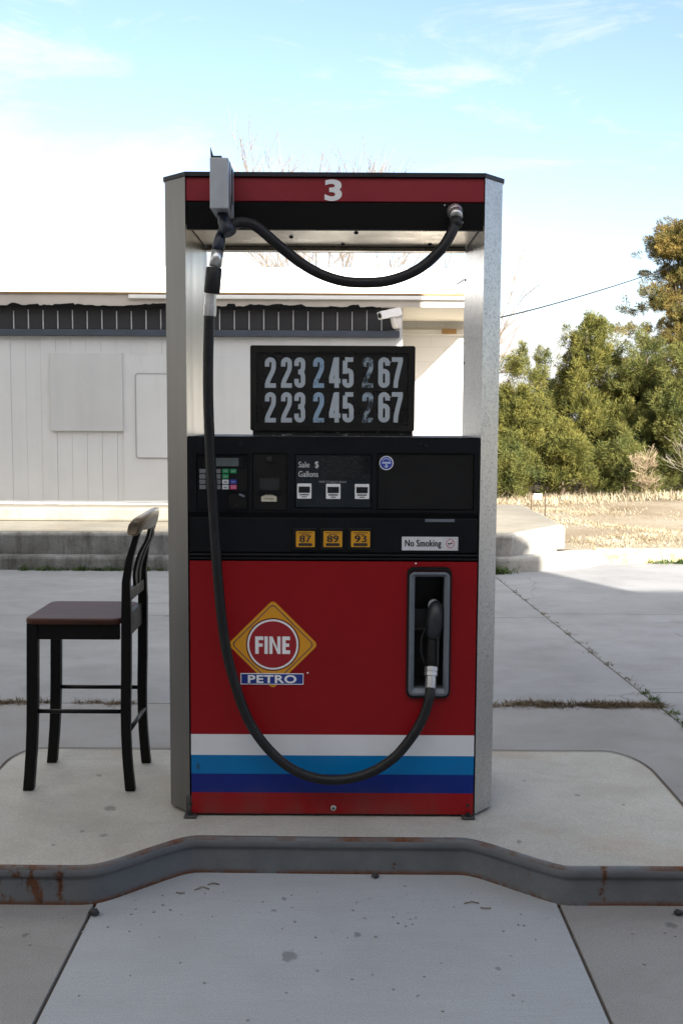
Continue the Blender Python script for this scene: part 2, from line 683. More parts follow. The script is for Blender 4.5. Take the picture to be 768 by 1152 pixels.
def spot_list(lst, Z):
    return [(at(x, y, Z=Z).x, at(x, y, Z=Z).y, r_) for x, y, r_ in lst]


SPOTS0 = spot_list([(326, 1075, .026), (402, 1051, .014), (308, 1024, .007), (320, 1012, .005), (754, 1041, .018), (29, 1052, .011), (160, 1040, .006),
                    (560, 1090, .007), (470, 1120, .006)], 0.0)
SPOTS1 = spot_list([(124, 909, .024), (118, 939, .013), (93, 935, .006), (649, 894, .007), (590, 878, .009), (533, 947, .006), (583, 946, .01),
                    (700, 905, .006), (60, 950, .006), (112, 872, .012)], .13)
m_slab = concrete('slab_concrete', (.28, .28, .28), stain=.5, speck=.7, var=.2)
m_slab_pale = concrete('pale_slab_concrete', (.375, .39, .405), var=.1, stain=.2, speck=.75, broom=.35, bump=.06, spots=SPOTS0, mottle=.22)
m_slab_dark = concrete('aggregate_concrete', (.285, .275, .265), speck=.95, stain=.3, bump=.3, spots=SPOTS0)
m_island = concrete('island_concrete', (.44, .42, .375), stain=.4, warm=.45, speck=.8, spots=SPOTS1, mottle=.5)
m_dock = concrete('dock_concrete', (.26, .24, .195), var=.35, stain=.6, warm=.15, bump=.6)
def dock_face_mat():
    q = NT('weathered_concrete')
    st_ = q.noise(5, 6, .7, sc=(1, 1, .12))
    bl = q.noise(2.2, 6, .7)
    fi = q.noise(45, 4, .7)
    c = q.ramp(bl, [(.32, (.10, .097, .088)), (.5, (.17, .168, .155)), (.7, (.27, .27, .26))])
    c = q.mix(q.ramp(st_, [(.48, 0), (.66, .8)]), c, (.065, .062, .055))
    c = q.mix(q.ramp(fi, [(.6, 0), (.75, .6)]), c, (.4, .39, .36))
    # paler open end: cleaner, with its sunlight painted in; long face is stained
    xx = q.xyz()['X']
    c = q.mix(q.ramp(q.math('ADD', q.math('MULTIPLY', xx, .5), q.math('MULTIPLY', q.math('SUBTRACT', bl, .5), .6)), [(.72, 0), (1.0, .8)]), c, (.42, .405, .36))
    q.bump(q.math('ADD', fi, bl), .8, .012)
    return q.fin(c, .95, 0, .2)


m_dockface = dock_face_mat()

m_steel = M('stainless_steel', (.215, .21, .2), .36, 1.0, .12, 3, .05, 60, sc=(1, 1, .08))
def galv_mat():
    q = NT('galvanised_steel')
    vo = q.n('ShaderNodeTexVoronoi', feature='F1')
    vo.inputs['Scale'].default_value = 150
    q.l(q.tc.outputs['Object'], vo.inputs['Vector'])
    hs = q.n('ShaderNodeSeparateColor')
    q.l(vo.outputs['Color'], hs.inputs[0])
    n = q.noise(85, 4, .7)
    big = q.noise(2.5, 4, .6, sc=(1, 1, .3))
    f = q.math('ADD', q.math('MULTIPLY', hs.outputs[0], .45), q.math('MULTIPLY', n, .55))
    c = q.ramp(f, [(.25, (.36, .365, .37)), (.42, (.52, .525, .53)), (.7, (.58, .58, .58))])
    c = q.mix(q.ramp(big, [(.45, 0), (.7, .5)]), c, (.36, .345, .33))
    q.bump(n, .08, .002)
    return q.fin(c, q.ramp(f, [(.3, .38), (.7, .28)]), .9, .5)


m_galv = galv_mat()
m_box = M('zinc_box', (.42, .45, .48), .5, .5, .12, 30, .06, 120)
m_soffit = M('soffit_metal', (.38, .33, .255), .3, .9, .08, 4)
m_black = M('black_cabinet', (.0072, .0078, .0098), .5, 0, .25, 9, .08, 260, spec=.16)
m_blacker = M('black_inset', (.006, .006, .006), .5, 0, .3, 12, spec=.3)
m_valance = M('black_valance', (.0028, .0028, .003), .6, 0, .2, 6, spec=.15)
m_disp = M('display_plastic', (.013, .018, .024), .2, 0, .2, 7, spec=.45)
m_screen = M('dark_screen', (.012, .014, .015), .12, 0, .5, 18)
m_lcd = M('grey_lcd', (.11, .13, .13), .2, 0, .15, 40)
m_hred = M('header_red', (.24, .012, .02), .45, 0, .1, 5, spec=.4)
q = NT('hose_rubber')
n_ = q.noise(16, 5, .7, sc=(1, 1, .5))
n2_ = q.noise(110, 3, .7)
c_ = q.ramp(n_, [(.35, (.007, .007, .0075)), (.7, (.016, .016, .017))])
c_ = q.mix(q.ramp(q.math('ADD', q.math('MULTIPLY', n_, .5), q.math('MULTIPLY', n2_, .5)), [(.56, 0), (.68, .5)]), c_, (.06, .056, .05))
q.bump(n2_, .15, .002)
m_rubber = q.fin(c_, q.ramp(n_, [(.3, .38), (.7, .62)]), 0, .35)
m_blueblk = M('connector_plastic', (.012, .018, .032), .38, 0, .25, 20, .1, 120)
m_alu = M('bare_aluminium', (.6, .6, .6), .33, .9, .18, 25, .05, 90)
m_grey = M('grey_plastic', (.13, .145, .17), .45, 0, .12, 12, .08, 160)
m_white = M('white_print', (.8, .8, .8), .45, 0, .06, 12)
m_dgrey = M('faded_print', (.35, .36, .36), .5, 0, .15, 30)
m_yellow = M('yellow_print', (.66, .29, .012), .4, 0, .06, 8)
m_btn = M('amber_button', (.62, .29, .012), .4, 0, .15, 30)
m_blue = M('blue_print', (.012, .03, .22), .4, 0, .08, 8)
m_redp = M('red_print', (.30, .008, .014), .4, 0, .06, 8)
m_dredp = M('maroon_print', (.12, .006, .01), .4, 0, .06, 8)
m_green = M('green_key', (.02, .26, .1), .5, 0, .12, 40)
m_kgrey = M('grey_key', (.16, .165, .17), .5, 0, .2, 60)
m_kwhite = M('white_key', (.6, .62, .63), .5, 0, .1, 60)
m_kblue = M('blue_key', (.03, .06, .36), .5, 0, .1, 60)
m_kpink = M('pink_key', (.62, .1, .2), .5, 0, .1, 60)
m_cream = M('cream_label', (.55, .52, .4), .5, 0, .1, 60)
m_ink = M('black_ink', (.02, .02, .02), .5, 0, .1, 20)
m_iron = M('black_iron', (.02, .02, .02), .6, .3, .3, 20, .2, 80)


def price_paint(name, base, wear):
    q = NT(name)
    n = q.noise(90, 4, .7)
    n2 = q.noise(22, 4, .6)
    f = q.math('ADD', q.math('MULTIPLY', n, .5), q.math('MULTIPLY', n2, .5))
    c = q.ramp(f, [(.5 - .28 * (1 - wear) - .12, sc3(base, .1)), (.5 - .28 * (1 - wear) - .02, base), (1, sc3(base, 1.05))])
    return q.fin(c, .5, 0, .3)


m_dig = price_paint('price_numeral', (.46, .51, .55), 0.0)
m_digb = price_paint('price_numeral_blue', (.3, .42, .55), .95)
m_digw = price_paint('price_numeral_worn', (.34, .42, .48), 1.25)


def sign_black():
    q = NT('sign_black')
    n = q.noise(5, 5, .65)
    n2 = q.noise(120, 3, .7)
    c = q.ramp(n, [(.3, (.008, .0075, .007)), (.7, (.017, .015, .013))])
    c = q.mix(q.ramp(n2, [(.68, 0), (.78, .5)]), c, (.05, .045, .04))
    return q.fin(c, q.ramp(n, [(.3, .25), (.7, .5)]), 0, .4)


m_sign = sign_black()


def sign_edge():
    q = NT('sign_base_worn')
    n = q.noise(26, 5, .7, sc=(1, 1, 2.6))
    c = q.ramp(n, [(.6, (.012, .012, .012)), (.68, (.4, .42, .42))])
    return q.fin(c, .5, 0, .4)


m_signbase = sign_edge()


# ================================================================== GROUND
# --- field sheet to the horizon
def ground_mat():
    q = NT('dry_field')
    a = q.noise(.35, 6, .6)
    b = q.noise(5, 6, .7)
    c = q.noise(60, 4, .7)
    col = q.ramp(a, [(.35, (.26, .205, .14)), (.5, (.38, .325, .24)), (.68, (.48, .44, .37))])
    col = q.mix(q.ramp(b, [(.52, 0), (.75, .6)]), col, (.20, .15, .085))
    col = q.mix(q.ramp(c, [(.3, .6), (.6, 0)]), col, (.14, .1, .05))
    q.bump(q.math('ADD', b, c), .8, .05)
    return q.fin(col, .95, 0, .1)


m_field = ground_mat()
mb = MB()
NG = 60
mb.add([(-500, -400, -.06), (500, -400, -.06), (500, 900, -.06), (-500, 900, -.06)], [(0, 1, 2, 3)])
tag(mb.build('ground', m_field), kind='structure')

# raised field behind the kerb on the right
mb = MB()
nx, ny = 40, 24
fx0, fx1, fy0, fy1 = 1.0, 40, 11.95, 60
vs = []
for j in range(ny + 1):
    for i in range(nx + 1):
        x = fx0 + (fx1 - fx0) * (i / nx) ** 1.5
        y = fy0 + (fy1 - fy0) * (j / ny) ** 1.8
        e = min(1, (y - fy0) / 1.0)
        z = .12 + e * (.05 * math.sin(x * 1.3 + y * .7) + .04 * math.sin(x * .45 - y * 1.1)) + .0015 * (y - fy0)
        vs.append((x, y, z))
fs = [(j * (nx + 1) + i, j * (nx + 1) + i + 1, (j + 1) * (nx + 1) + i + 1, (j + 1) * (nx + 1) + i)
      for j in range(ny) for i in range(nx)]
mb.add(vs, fs, True)
tag(mb.build('field', m_field), kind='structure')


def field_z(x, y):
    e = max(0, min(1, (y - fy0) / 1.0))
    return .12 + e * (.05 * math.sin(x * 1.3 + y * .7) + .04 * math.sin(x * .45 - y * 1.1)) + .0015 * (y - fy0)


# --- forecourt slabs with open joints
G = .005


def slab(poly, m, name='concrete_slab'):
    cx = sum(p[0] for p in poly) / len(poly)
    cy = sum(p[1] for p in poly) / len(poly)
    q = []
    for x, y in poly:
        q.append((x + (G if x < cx else -G), y + (G if y < cy else -G)))
    b = MB()
    b.prism_z(q, -.1, 0, bev=.004)
    return tag(b.build(name, m), kind='structure')


def jx(y):        # the long joint on the right runs slightly aslant
    return 1.83 - (y - 5.46) * .046


mb = MB()
mb.add([(-20, -7, -.012), (22, -7, -.012), (22, 11.9, -.012), (-20, 11.9, -.012)], [(0, 1, 2, 3)])
m_dirt = M('joint_dirt', (.085, .07, .055), .95, 0, .3, 20)
tag(mb.build('joint_dirt', m_dirt), kind='structure')
slab([(-6, -2.4), (-.82, -2.4), (-.82, 5.8), (-6, 5.8)], m_slab_dark)
slab([(-.82, -2.4), (.738, -2.4), (.738, 3.9), (-.82, 3.9)], m_slab_pale)
slab([(.738, -2.4), (jx(-2.4), -2.4), (jx(5.8), 5.8), (.738, 5.8)], m_slab_dark)
slab([(-.82, 3.9), (.738, 3.9), (.738, 5.8), (-.82, 5.8)], m_slab)
slab([(jx(-2.4), -2.4), (12, -2.4), (12, 6.1), (jx(6.1), 6.1)], m_slab)
slab([(-6, 5.8), (jx(5.8), 5.8), (jx(8.43), 8.43), (-6, 8.43)], m_slab)
slab([(-6, 8.43), (jx(8.43), 8.43), (jx(11.2), 11.2), (-6, 11.2)], m_slab)
slab([(jx(6.1), 6.1), (12, 6.1), (12, 8.6), (jx(8.6), 8.6)], m_slab)
slab([(jx(8.6), 8.6), (12, 8.6), (12, 11.7), (jx(11.7), 11.7)], m_slab)
slab([(-16, -2.4), (-6, -2.4), (-6, 5.8), (-16, 5.8)], m_slab)
slab([(-16, 5.8), (-6, 5.8), (-6, 11.2), (-16, 11.2)], m_slab)
slab([(12, -2.4), (22, -2.4), (22, 11.7), (12, 11.7)], m_slab)

m_joint_shade = M('joint_edge_shade', (.07, .05, .035), .9, 0, .5, 14)  # dark line round the pad: joint dirt with edge shading painted in
# --- pump island: concrete pad with a steel kerb along its front
IZ = .13
front_px = [(-60, 976), (0, 976), (60, 976.5), (100, 976), (125, 971), (150, 963), (180, 953), (204, 945.6), (217, 943.2), (228, 942.8),
            (250, 943), (384, 944.5), (500, 945.3), (519, 945.5), (530, 947), (543, 950.2), (565, 957), (600, 968), (625, 975),
            (645, 977.5), (700, 977.5), (768, 978), (830, 978)]
front = [at(x, y, Z=IZ) for x, y in front_px]
front = [Vector((p.x, p.y)) for p in spline([Vector((p.x, p.y, 0)) for p in front], 4)]
XLI, XRI, YBI = -1.46, 1.345, 4.6
pad = [(p.x, p.y + .012) for p in front if XLI + .03 < p.x < XRI - .03]
pad = [(XLI, pad[0][1] + .02)] + pad + [(XRI, pad[-1][1] + .02)]
cor = [(XRI - .17 + .17 * math.cos(R(a)), YBI - .3 + .3 * math.sin(R(a))) for a in range(0, 91, 10)]
col_ = [(XLI + .12 - .12 * math.cos(R(a)), YBI - .2 + .2 * math.sin(R(a))) for a in range(90, -1, -10)]
b = MB()
b.prism_z(pad + cor + col_, -.02, IZ - .002, bev=.008)
tag(b.build('pump_island', m_island), kind='structure')
edge = [(XRI, front[-1].y)] + [(XRI, pad[-1][1] + .3)] + cor + col_ + [(XLI, pad[0][1] + .3), (XLI, pad[0][1])]
mid_ = Vector((sum(p[0] for p in edge) / len(edge), 4.2))
b = MB()
for a_, c_ in zip(edge[:-1], edge[1:]):
    pa, pc = Vector(a_), Vector(c_)
    if (pc - pa).length < 1e-4:
        continue
    nn = Vector(((pc - pa).y, -(pc - pa).x)).normalized()
    if nn.dot(mid_ - pa) < 0:
        nn = -nn
    b.add([(pa.x, pa.y, IZ + .001), (pc.x, pc.y, IZ + .001), (pc.x + nn.x * .012, pc.y + nn.y * .012, IZ + .002),
           (pa.x + nn.x * .012, pa.y + nn.y * .012, IZ + .002)], [(0, 1, 2, 3)])
tag(b.build('island_joint_shade', m_joint_shade), kind='structure')


def kerb_mat():
    q = NT('kerb_paint')
    o = q.xyz()
    z = o['Z']
    n = q.noise(7, 6, .7)
    n2 = q.noise(38, 5, .7)
    n3 = q.noise(2.2, 4, .6)
    base = q.ramp(n, [(.3, (.105, .113, .12)), (.7, (.15, .157, .163))])
    base = q.mix(q.ramp(n2, [(.62, 0), (.75, .45)]), base, (.05, .055, .06))
    rustc = q.ramp(n2, [(.3, (.045, .018, .008)), (.55, (.13, .045, .015)), (.75, (.025, .015, .01))])
    # rust along the upper lip, at the foot and in patches
    top = q.math('MULTIPLY', q.math('GREATER_THAN', z, IZ - .006), q.ramp(q.math('ADD', n, q.math('MULTIPLY', n3, .6)), [(.7, 0), (.95, 1)]))
    foot = q.math('MULTIPLY', q.ramp(q.math('ADD', z, q.math('MULTIPLY', n2, .02)), [(0.012, 1), (.03, 0)]), q.ramp(q.math('ADD', n2, n3), [(.8, 0), (.95, 1)]))
    x = o['X']
    seam = q.math('MULTIPLY', q.math('LESS_THAN', x, SEAMS[0] - .02), q.ramp(q.math('ADD', q.noise(11, 5, .7, sc=(1.4, 1, .5)), q.math('MULTIPLY', n2, .2)), [(.62, 0), (.70, .9)]))
    for sx in SEAMS:
        d = q.math('ABSOLUTE', q.math('SUBTRACT', x, sx))
        d = q.math('ADD', d, q.math('MULTIPLY', q.math('SUBTRACT', n2, .5), .09))
        s = q.ramp(q.math('ADD', d, q.math('MULTIPLY', n, .03)), [(.010, 1), (.030, 0)])
        if sx in SEAMS[2:]:      # rust bleeding through the paint in spots, not a full seam
            s = q.math('MULTIPLY', s, q.ramp(n2, [(.5, 0), (.58, .9)]))
        seam = q.math('MAXIMUM', seam, s)
    blot = q.ramp(q.math('ADD', q.math('MULTIPLY', n3, .75), q.math('MULTIPLY', n2, .45)), [(.76, 0), (.82, 1)])
    f = q.math('MAXIMUM', q.math('MAXIMUM', top, foot), q.math('MAXIMUM', seam, blot))
    col = q.mix(f, base, rustc)
    q.bump(q.math('ADD', n2, q.math('MULTIPLY', f, .6)), .35, .004)
    return q.fin(col, q.mix(f, .6, .9), 0, .25)


SEAMS = [at(68, 1000, Y=3.34).x, at(680, 1000, Y=3.34).x, at(35, 1000, Y=3.34).x, at(596, 1003, Y=3.4).x]
m_kerb = kerb_mat()
# kerb section (distance outwards, height): thin plate with a rolled nose
sec = [(.0, IZ + .002), (.012, IZ + .0025), (.019, IZ + .0005), (.0235, IZ - .005), (.025, IZ - .012), (.0245, IZ - .026), (.022, IZ - .032),
       (.0165, IZ - .037), (.0145, IZ - .042), (.0140, IZ - .048), (.0145, .03), (.016, .0), (.016, -.01), (.0, -.01)]
b = MB()
vs, fs = [], []
n = len(front)
ks = len(sec)
for i in range(n):
    t = (front[min(i + 1, n - 1)] - front[max(i - 1, 0)]).normalized()
    o = Vector((t.y, -t.x))
    for d, z in sec:
        vs.append((front[i].x + o.x * (d - .02), front[i].y + o.y * (d - .02), z))
for i in range(n - 1):
    for k in range(ks):
        k2 = (k + 1) % ks
        fs.append((i * ks + k, i * ks + k2, (i + 1) * ks + k2, (i + 1) * ks + k))
b.add(vs, fs, True)
b.f = [f[::-1] for f in b.f]
ko = b.build('island_kerb', m_kerb)
tag(ko, kind='structure')
# weld seams in the kerb, raised beads
# ================================================================== FUEL PUMP
PY, PB = 3.80, 4.40
Xli, Xri = at(211, 560, PY).x, at(539.5, 560, PY).x
Xlo, Xro = at(189, 560, PY + .085).x, at(558.5, 560, PY + .085).x
Ztop = at(375, 199.3, PY).z
Zcap = at(375, 195.5, PY).z
Zb = IZ
pump = thing('fuel_pump', ((Xli + Xri) / 2, (PY + PB) / 2, IZ),
             'red and black fuel pump numbered 3 standing on the concrete island', 'fuel pump')
ch = .085
for s in (-1, 1):
    xi, xo = (Xli, Xlo) if s < 0 else (Xri, Xro)
    poly = [(xi, PY), (xo, PY + ch), (xo, PB - ch), (xi, PB)]
    b = MB()
    b.prism_z(poly, IZ + .012, Ztop, bev=0)
    p = b.build('side_post', m_steel if s < 0 else m_galv, pump)
    tag(p, label='brushed steel post with a smooth face' if s < 0 else 'galvanised post with a speckled face')
    b = MB()
    for k in range(6):
        z = .5 + k * .34
        b.lathe((xi - s * .0, PY + .56, z), (xi - s * .004, PY + .56, z), [(0, .006), (1, .004)], 8)
    b.split('rivet', m_iron, p)
# header
hd = MB()
zr0 = at(375, 226.5, PY).z
zv0 = at(375, 258, PY).z
hd.box(Xli + .002, Xri - .002, PY + .004, PB - .004, zr0, Ztop - .001, bev=.003)
header = hd.build('header', m_hred, pump)
b = MB()
e = .006
b.prism_z([(Xli - .0, PY - e), (Xri, PY - e), (Xro + e, PY + ch), (Xro + e, PB - ch), (Xri, PB + e), (Xli, PB + e),
           (Xlo - e, PB - ch), (Xlo - e, PY + ch)], Ztop + .001, Zcap + .004)
b.build('top_cap', M('cap_metal', (.02, .023, .03), .45, .3, .2, 8), header)
b = MB()
b.box(Xli + .003, Xri - .003, PY + .008, PY + .03, zv0, zr0 - .002)
b.box(Xli + .003, Xri - .003, PB - .03, PB - .008, zv0 + .01, zr0 - .002)
b.split('valance', m_valance, header)
b = MB()
zs_ = zv0 + .012
b.box(Xli + .004, Xri - .004, PY + .032, PB - .07, zs_ + .012, zs_ + .02)
b.box(Xli + .004, Xri - .004, PB - .068, PB - .032, zs_ - .004, zs_ + .01)
for xx in (-.3, .0, .3):
    b.box(xx - .012, xx + .012, PY + .035, PY + .05, zs_ + .0, zs_ + .0115)
b.build('soffit', m_soffit, header)
b = MB()
for xx, yy in ((-.03, .12), (.05, .2), (.22, .1), (-.2, .3), (.0, .46), (.35, .46)):
    b.lathe((xx, PY + yy, zs_ + .012), (xx, PY + yy, zs_ + .006), [(0, .009), (1, .006)], 8)
b.split('screw', m_iron, header)
x0, x1, z0, z1 = RC(365, 201.5, 384.5, 226, PY)
text_mesh('number_lettering', '3', x0, x1, z0, z1, PY + .0025, m_white, header, bold=.035)
# back panels behind the header are omitted: the frame is open between header and cabinet

# cabinet with controls
Zc1, Zc0 = at(375, 491.5, PY).z, at(375, 577, PY).z
Zs1, Zs0 = at(375, 583, PY).z, at(375, 622, PY).z
Zt0 = at(375, 631, PY).z
Zd0 = at(375, 915.5, PY).z
XA, XB = Xli + .004, Xri - .004
body = MB()
body.box(XA, XB, PY + .014, PB - .014, Zt0 + .004, Zc1 - .002)
cab = body.build('control_cabinet', m_black, pump)


def hole(x0, y0, x1, y1):
    return RC(x0, y0, x1, y1, PY)


hk = hole(221, 511, 279, 575)
hr = hole(284, 510, 323, 574.5)
hdsp = hole(331.5, 511, 418, 572)
hbl = hole(424, 510, 533, 574)
b = MB()
b.plate(XA, XB, Zc0, Zc1, [hk, hr, hdsp, hbl], PY, PY + .012)
b.build('bezel', m_black, cab)
b = MB()
b.box(XA, XB, PY + .003, PY + .012, Zs0, Zs1, bev=.003)
b.build('lower_fascia', m_black, cab)
b = MB()
zt1 = Zs0 - .003
b.box(XA, XB, PY - .006, PY + .012, Zt0 + .016, zt1, bev=.005)
b.box(XA, XB, PY - .002, PY + .012, Zt0 + .003, Zt0 + .012, bev=.003)
b.split('trim_strip', m_black, cab)
b = MB()
x0, x1, z0, z1 = RC(478, 584.0, 511, 587.3, PY)
b.box(x0, x1, PY + .0005, PY + .0028, z0, z1)
b.build('slot_reflection', m_grey, cab)  # grey strip stands in for the reflection in the seam slot
b = MB()
x0, x1, z0, z1 = hbl
b.box(x0 + .002, x1 - .002, PY + .008, PY + .0125, z0 + .002, z1 - .002, bev=.001)
b.build('blank_panel', m_blacker, cab)
b = MB()
for px, py in ((271, 499), (473, 500), (479, 502)):
    c = at(px, py, PY)
    b.lathe((c.x, PY, c.z), (c.x, PY - .002, c.z), [(0, .007), (1, .005)], 10)
b.split('screw', m_blacker, cab)

# round blue sticker
c = at(434.5, 521, PY)
st = MB()
st.prism_y(circ(c.x, c.z, .026), PY + .0072, PY + .0079)
stk = st.build('round_sticker', m_white, pump)
b = MB()
b.prism_y(circ(c.x, c.z, .0225), PY + .0064, PY + .007)
b.build('sticker_disc', m_kblue, stk)
b = MB()
stroke(b, arc(c.x, c.z, .0165, .0165, 150, 30, 10), .003, PY + .006)
stroke(b, [(c.x - .016, c.z + .001), (c.x + .016, c.z + .001)], .007, PY + .0058)
stroke(b, [(c.x, c.z - .004), (c.x, c.z - .018)], .006, PY + .0058)
stroke(b, [(c.x - .008, c.z - .012), (c.x + .008, c.z - .012)], .003, PY + .0056)
b.build('sticker_symbol', M('pale_blue_print', (.5, .56, .75), .5), stk)

# keypad
x0, x1, z0, z1 = hk
b = MB()
hs = RC(227, 514, 273, 526, PY)
hc = RC(256, 554, 277.5, 572.5, PY)
b.plate(x0 + .002, x1 - .002, z0 + .002, z1 - .002, [hs, hc], PY + .006, PY + .0125)
kp = b.build('keypad', m_black, pump)
b = MB()
b.box(hs[0] + .001, hs[1] - .001, PY + .0095, PY + .0125, hs[2] + .001, hs[3] - .001)
b.build('keypad_window', m_blacker, kp)
b = MB()
q_ = RC(242, 515.2, 268, 524.6, PY)
b.box(q_[0], q_[1], PY + .0085, PY + .0093, q_[2], q_[3])
b.build('keypad_screen', m_lcd, kp)
q_ = RC(250, 527, 274, 551.5, PY)
b = MB()
b.box(q_[0], q_[1] + .012, PY + .0045, PY + .0058, q_[2], q_[3])
b.build('key_backing', m_blacker, kp)
kc = [224.2, 232.6, 241, 250, 258.8]
kr = [527.6, 533.6, 539.6, 545.6]
kmat = {(3, 0): m_green, (3, 1): m_green, (4, 0): m_green, (3, 2): m_kwhite, (3, 3): m_kwhite, (4, 2): m_kblue, (4, 3): m_kpink}
for i, kx in enumerate(kc):
    for j, ky in enumerate(kr):
        if i == 4 and j == 1:
            continue
        q_ = RC(kx, ky, kx + 7.2, ky + 5.0, PY)
        b = MB()
        b.box(q_[0], q_[1], PY + .001, PY + .0044 if i > 2 else PY + .0058, q_[2], q_[3], bev=.0012, seg=1)
        b.build('key', kmat.get((i, j), m_kgrey), kp)
        if i > 2:
            b = MB()
            cx, cz = (q_[0] + q_[1]) / 2, (q_[2] + q_[3]) / 2
            b.box(cx - .006, cx + .006, PY + .0004, PY + .0009, cz - .0014, cz + .0014)
            b.build('key_legend', m_ink if (i, j) in ((3, 2), (3, 3)) else m_dgrey, kp)
# card reader slot
b = MB()
b.box(hc[0] + .001, hc[1] - .001, PY + .011, PY + .0128, hc[2] + .001, hc[3] - .001)
cr_ = b.build('card_reader', m_blacker, pump)
b = MB()
c = at(272, 557.5, PY)
b.box(c.x - .012, c.x + .012, PY + .002, PY + .01, c.z - .004, c.z + .004, bev=.002, rot=Matrix.Rotation(R(24), 3, 'Y'))
b.build('lever', m_grey, cr_)
b = MB()
c = at(266.5, 570, PY)
b.lathe((c.x, PY + .011, c.z), (c.x, PY + .007, c.z), [(0, .005), (1, .004)], 10)
b.build('card_guide', m_iron, cr_)
# receipt printer
x0, x1, z0, z1 = hr
hslot = RC(291, 536, 314.5, 551.5, PY)
b = MB()
b.plate(x0 + .002, x1 - .002, z0 + .002, z1 - .002, [hslot], PY + .005, PY + .0125)
rp = b.build('receipt_printer', m_blacker, pump)
b = MB()
b.box(hslot[0], hslot[1], PY + .0115, PY + .0128, hslot[2], hslot[3])
b.build('receipt_slot', m_ink, rp)
b = MB()
b.prism_y([(hslot[0], hslot[2] - .001), (hslot[1], hslot[2] - .001), (hslot[1] + .004, hslot[2] - .014), (hslot[0] - .004, hslot[2] - .014)],
          PY - .002, PY + .0049)
b.build('receipt_lip', m_black, rp)
c = at(303, 517, PY)
b = MB()
b.lathe((c.x, PY + .0049, c.z), (c.x, PY - .001, c.z), [(0, .012), (.7, .012), (1, .009)], 18)
lk = b.build('lock', m_iron, rp)
q_ = RC(293.8, 556.5, 311.2, 564.3, PY)
b = MB()
xm = (q_[0] + q_[1]) / 2
b.prism_y([(q_[0], q_[2]), (q_[1], q_[2]), (q_[1], q_[3] - .008), (xm + .012, q_[3]), (xm - .012, q_[3]), (q_[0], q_[3] - .008)],
          PY + .0032, PY + .0046)
tg = b.build('receipt_label', m_cream, rp)
text_mesh('label_lettering', 'receipt', xm - .017, xm + .017, q_[2] + .006, q_[2] + .0145, PY + .003, m_ink, rp)

# sale display
x0, x1, z0, z1 = hdsp
b = MB()
b.box(x0 + .002, x1 - .002, PY + .006, PY + .0125, z0 + .002, z1 - .002, bev=.0015)
sd = b.build('sale_display', m_disp, pump)
q_ = RC(361, 513, 416, 540, PY)
b = MB()
b.box(q_[0], q_[1], PY + .0048, PY + .0058, q_[2], q_[3])
b.build('screen', m_screen, sd)
m_lab = M('grey_lettering', (.52, .53, .53), .5, 0, .1, 40)
for body_, q_ in (('Sale', RC(335.8, 519.5, 348, 526, PY)), ('$', RC(354.2, 519.0, 358.2, 527.2, PY)),
                  ('Gallons', RC(335.8, 530, 357.6, 536.6, PY))):
    text_mesh('lettering', body_, *q_, PY + .0052, m_lab, sd, fat=.05)
q_ = RC(359, 541.1, 389.5, 543.3, PY)
text_mesh('small_lettering', 'PRESS TO SELECT GRADE', *q_, PY + .005, m_dgrey, sd)
for x0, x1, y0, y1 in ((334.2, 350.2, 544, 561), (366.6, 382.8, 544.4, 561.3), (399, 415.2, 544.6, 561.4)):
    q_ = RC(x0, y0, x1, y1, PY)
    b = MB()
    b.prism_y(rrect(*q_, .003), PY + .002, PY + .0058)
    gd = b.build('grade_display', m_cream if False else m_white, sd)
    # sub-part level ends here: screen and captions lie on the display as its siblings
    w = q_[1] - q_[0]
    b = MB()
    b.box(q_[0] + .0055, q_[1] - .0055, PY + .001, PY + .0019, q_[2] + .0215, q_[3] - .011)
    b.build('grade_screen', m_lcd if False else m_screen, sd)
    b = MB()
    b.box(q_[0] + .009, q_[1] - .009, PY + .0013, PY + .0019, q_[2] + .0125, q_[2] + .0165)
    b.box(q_[0] + .017, q_[1] - .017, PY + .0013, PY + .0019, q_[2] + .005, q_[2] + .008)
    b.split('caption', m_ink, sd)
# grade buttons
for (x0, x1), num in (((333, 354), '87'), ((363.8, 384.8), '89'), ((394.8, 416), '93')):
    q_ = RC(x0 - 3.2, 594, x1 + 1.6, 618.5, PY)
    b = MB()
    b.box(*q_[:2], PY - .004, PY + .0029, *q_[2:], bev=.002)
    gb = b.build('grade_button', m_blacker, pump)
    gb['label'] = 'amber button reading ' + num
    q_ = RC(x0, 597.5, x1, 615.2, PY)
    b = MB()
    b.prism_y(rrect(*q_, .003), PY - .0065, PY - .0041)
    b.build('button_face', m_btn, gb)
    w = q_[1] - q_[0]
    text_mesh('lettering', num, q_[0] + .014, q_[1] - .014, q_[2] + .0185, q_[3] - .015, PY - .0067, m_ink, gb, fat=.06)
    b = MB()
    b.prism_y(rrect(q_[0] + .009, q_[1] - .009, q_[2] + .004, q_[2] + .0145, .004), PY - .0073, PY - .0066)
    b.box(q_[0] + .008, q_[1] - .008, PY - .007, PY - .0066, q_[3] - .007, q_[3] - .0045)
    b.box(q_[0] + .02, q_[1] - .02, PY - .007, PY - .0066, q_[3] - .0125, q_[3] - .0105)
    b.split('button_caption', m_ink, gb)
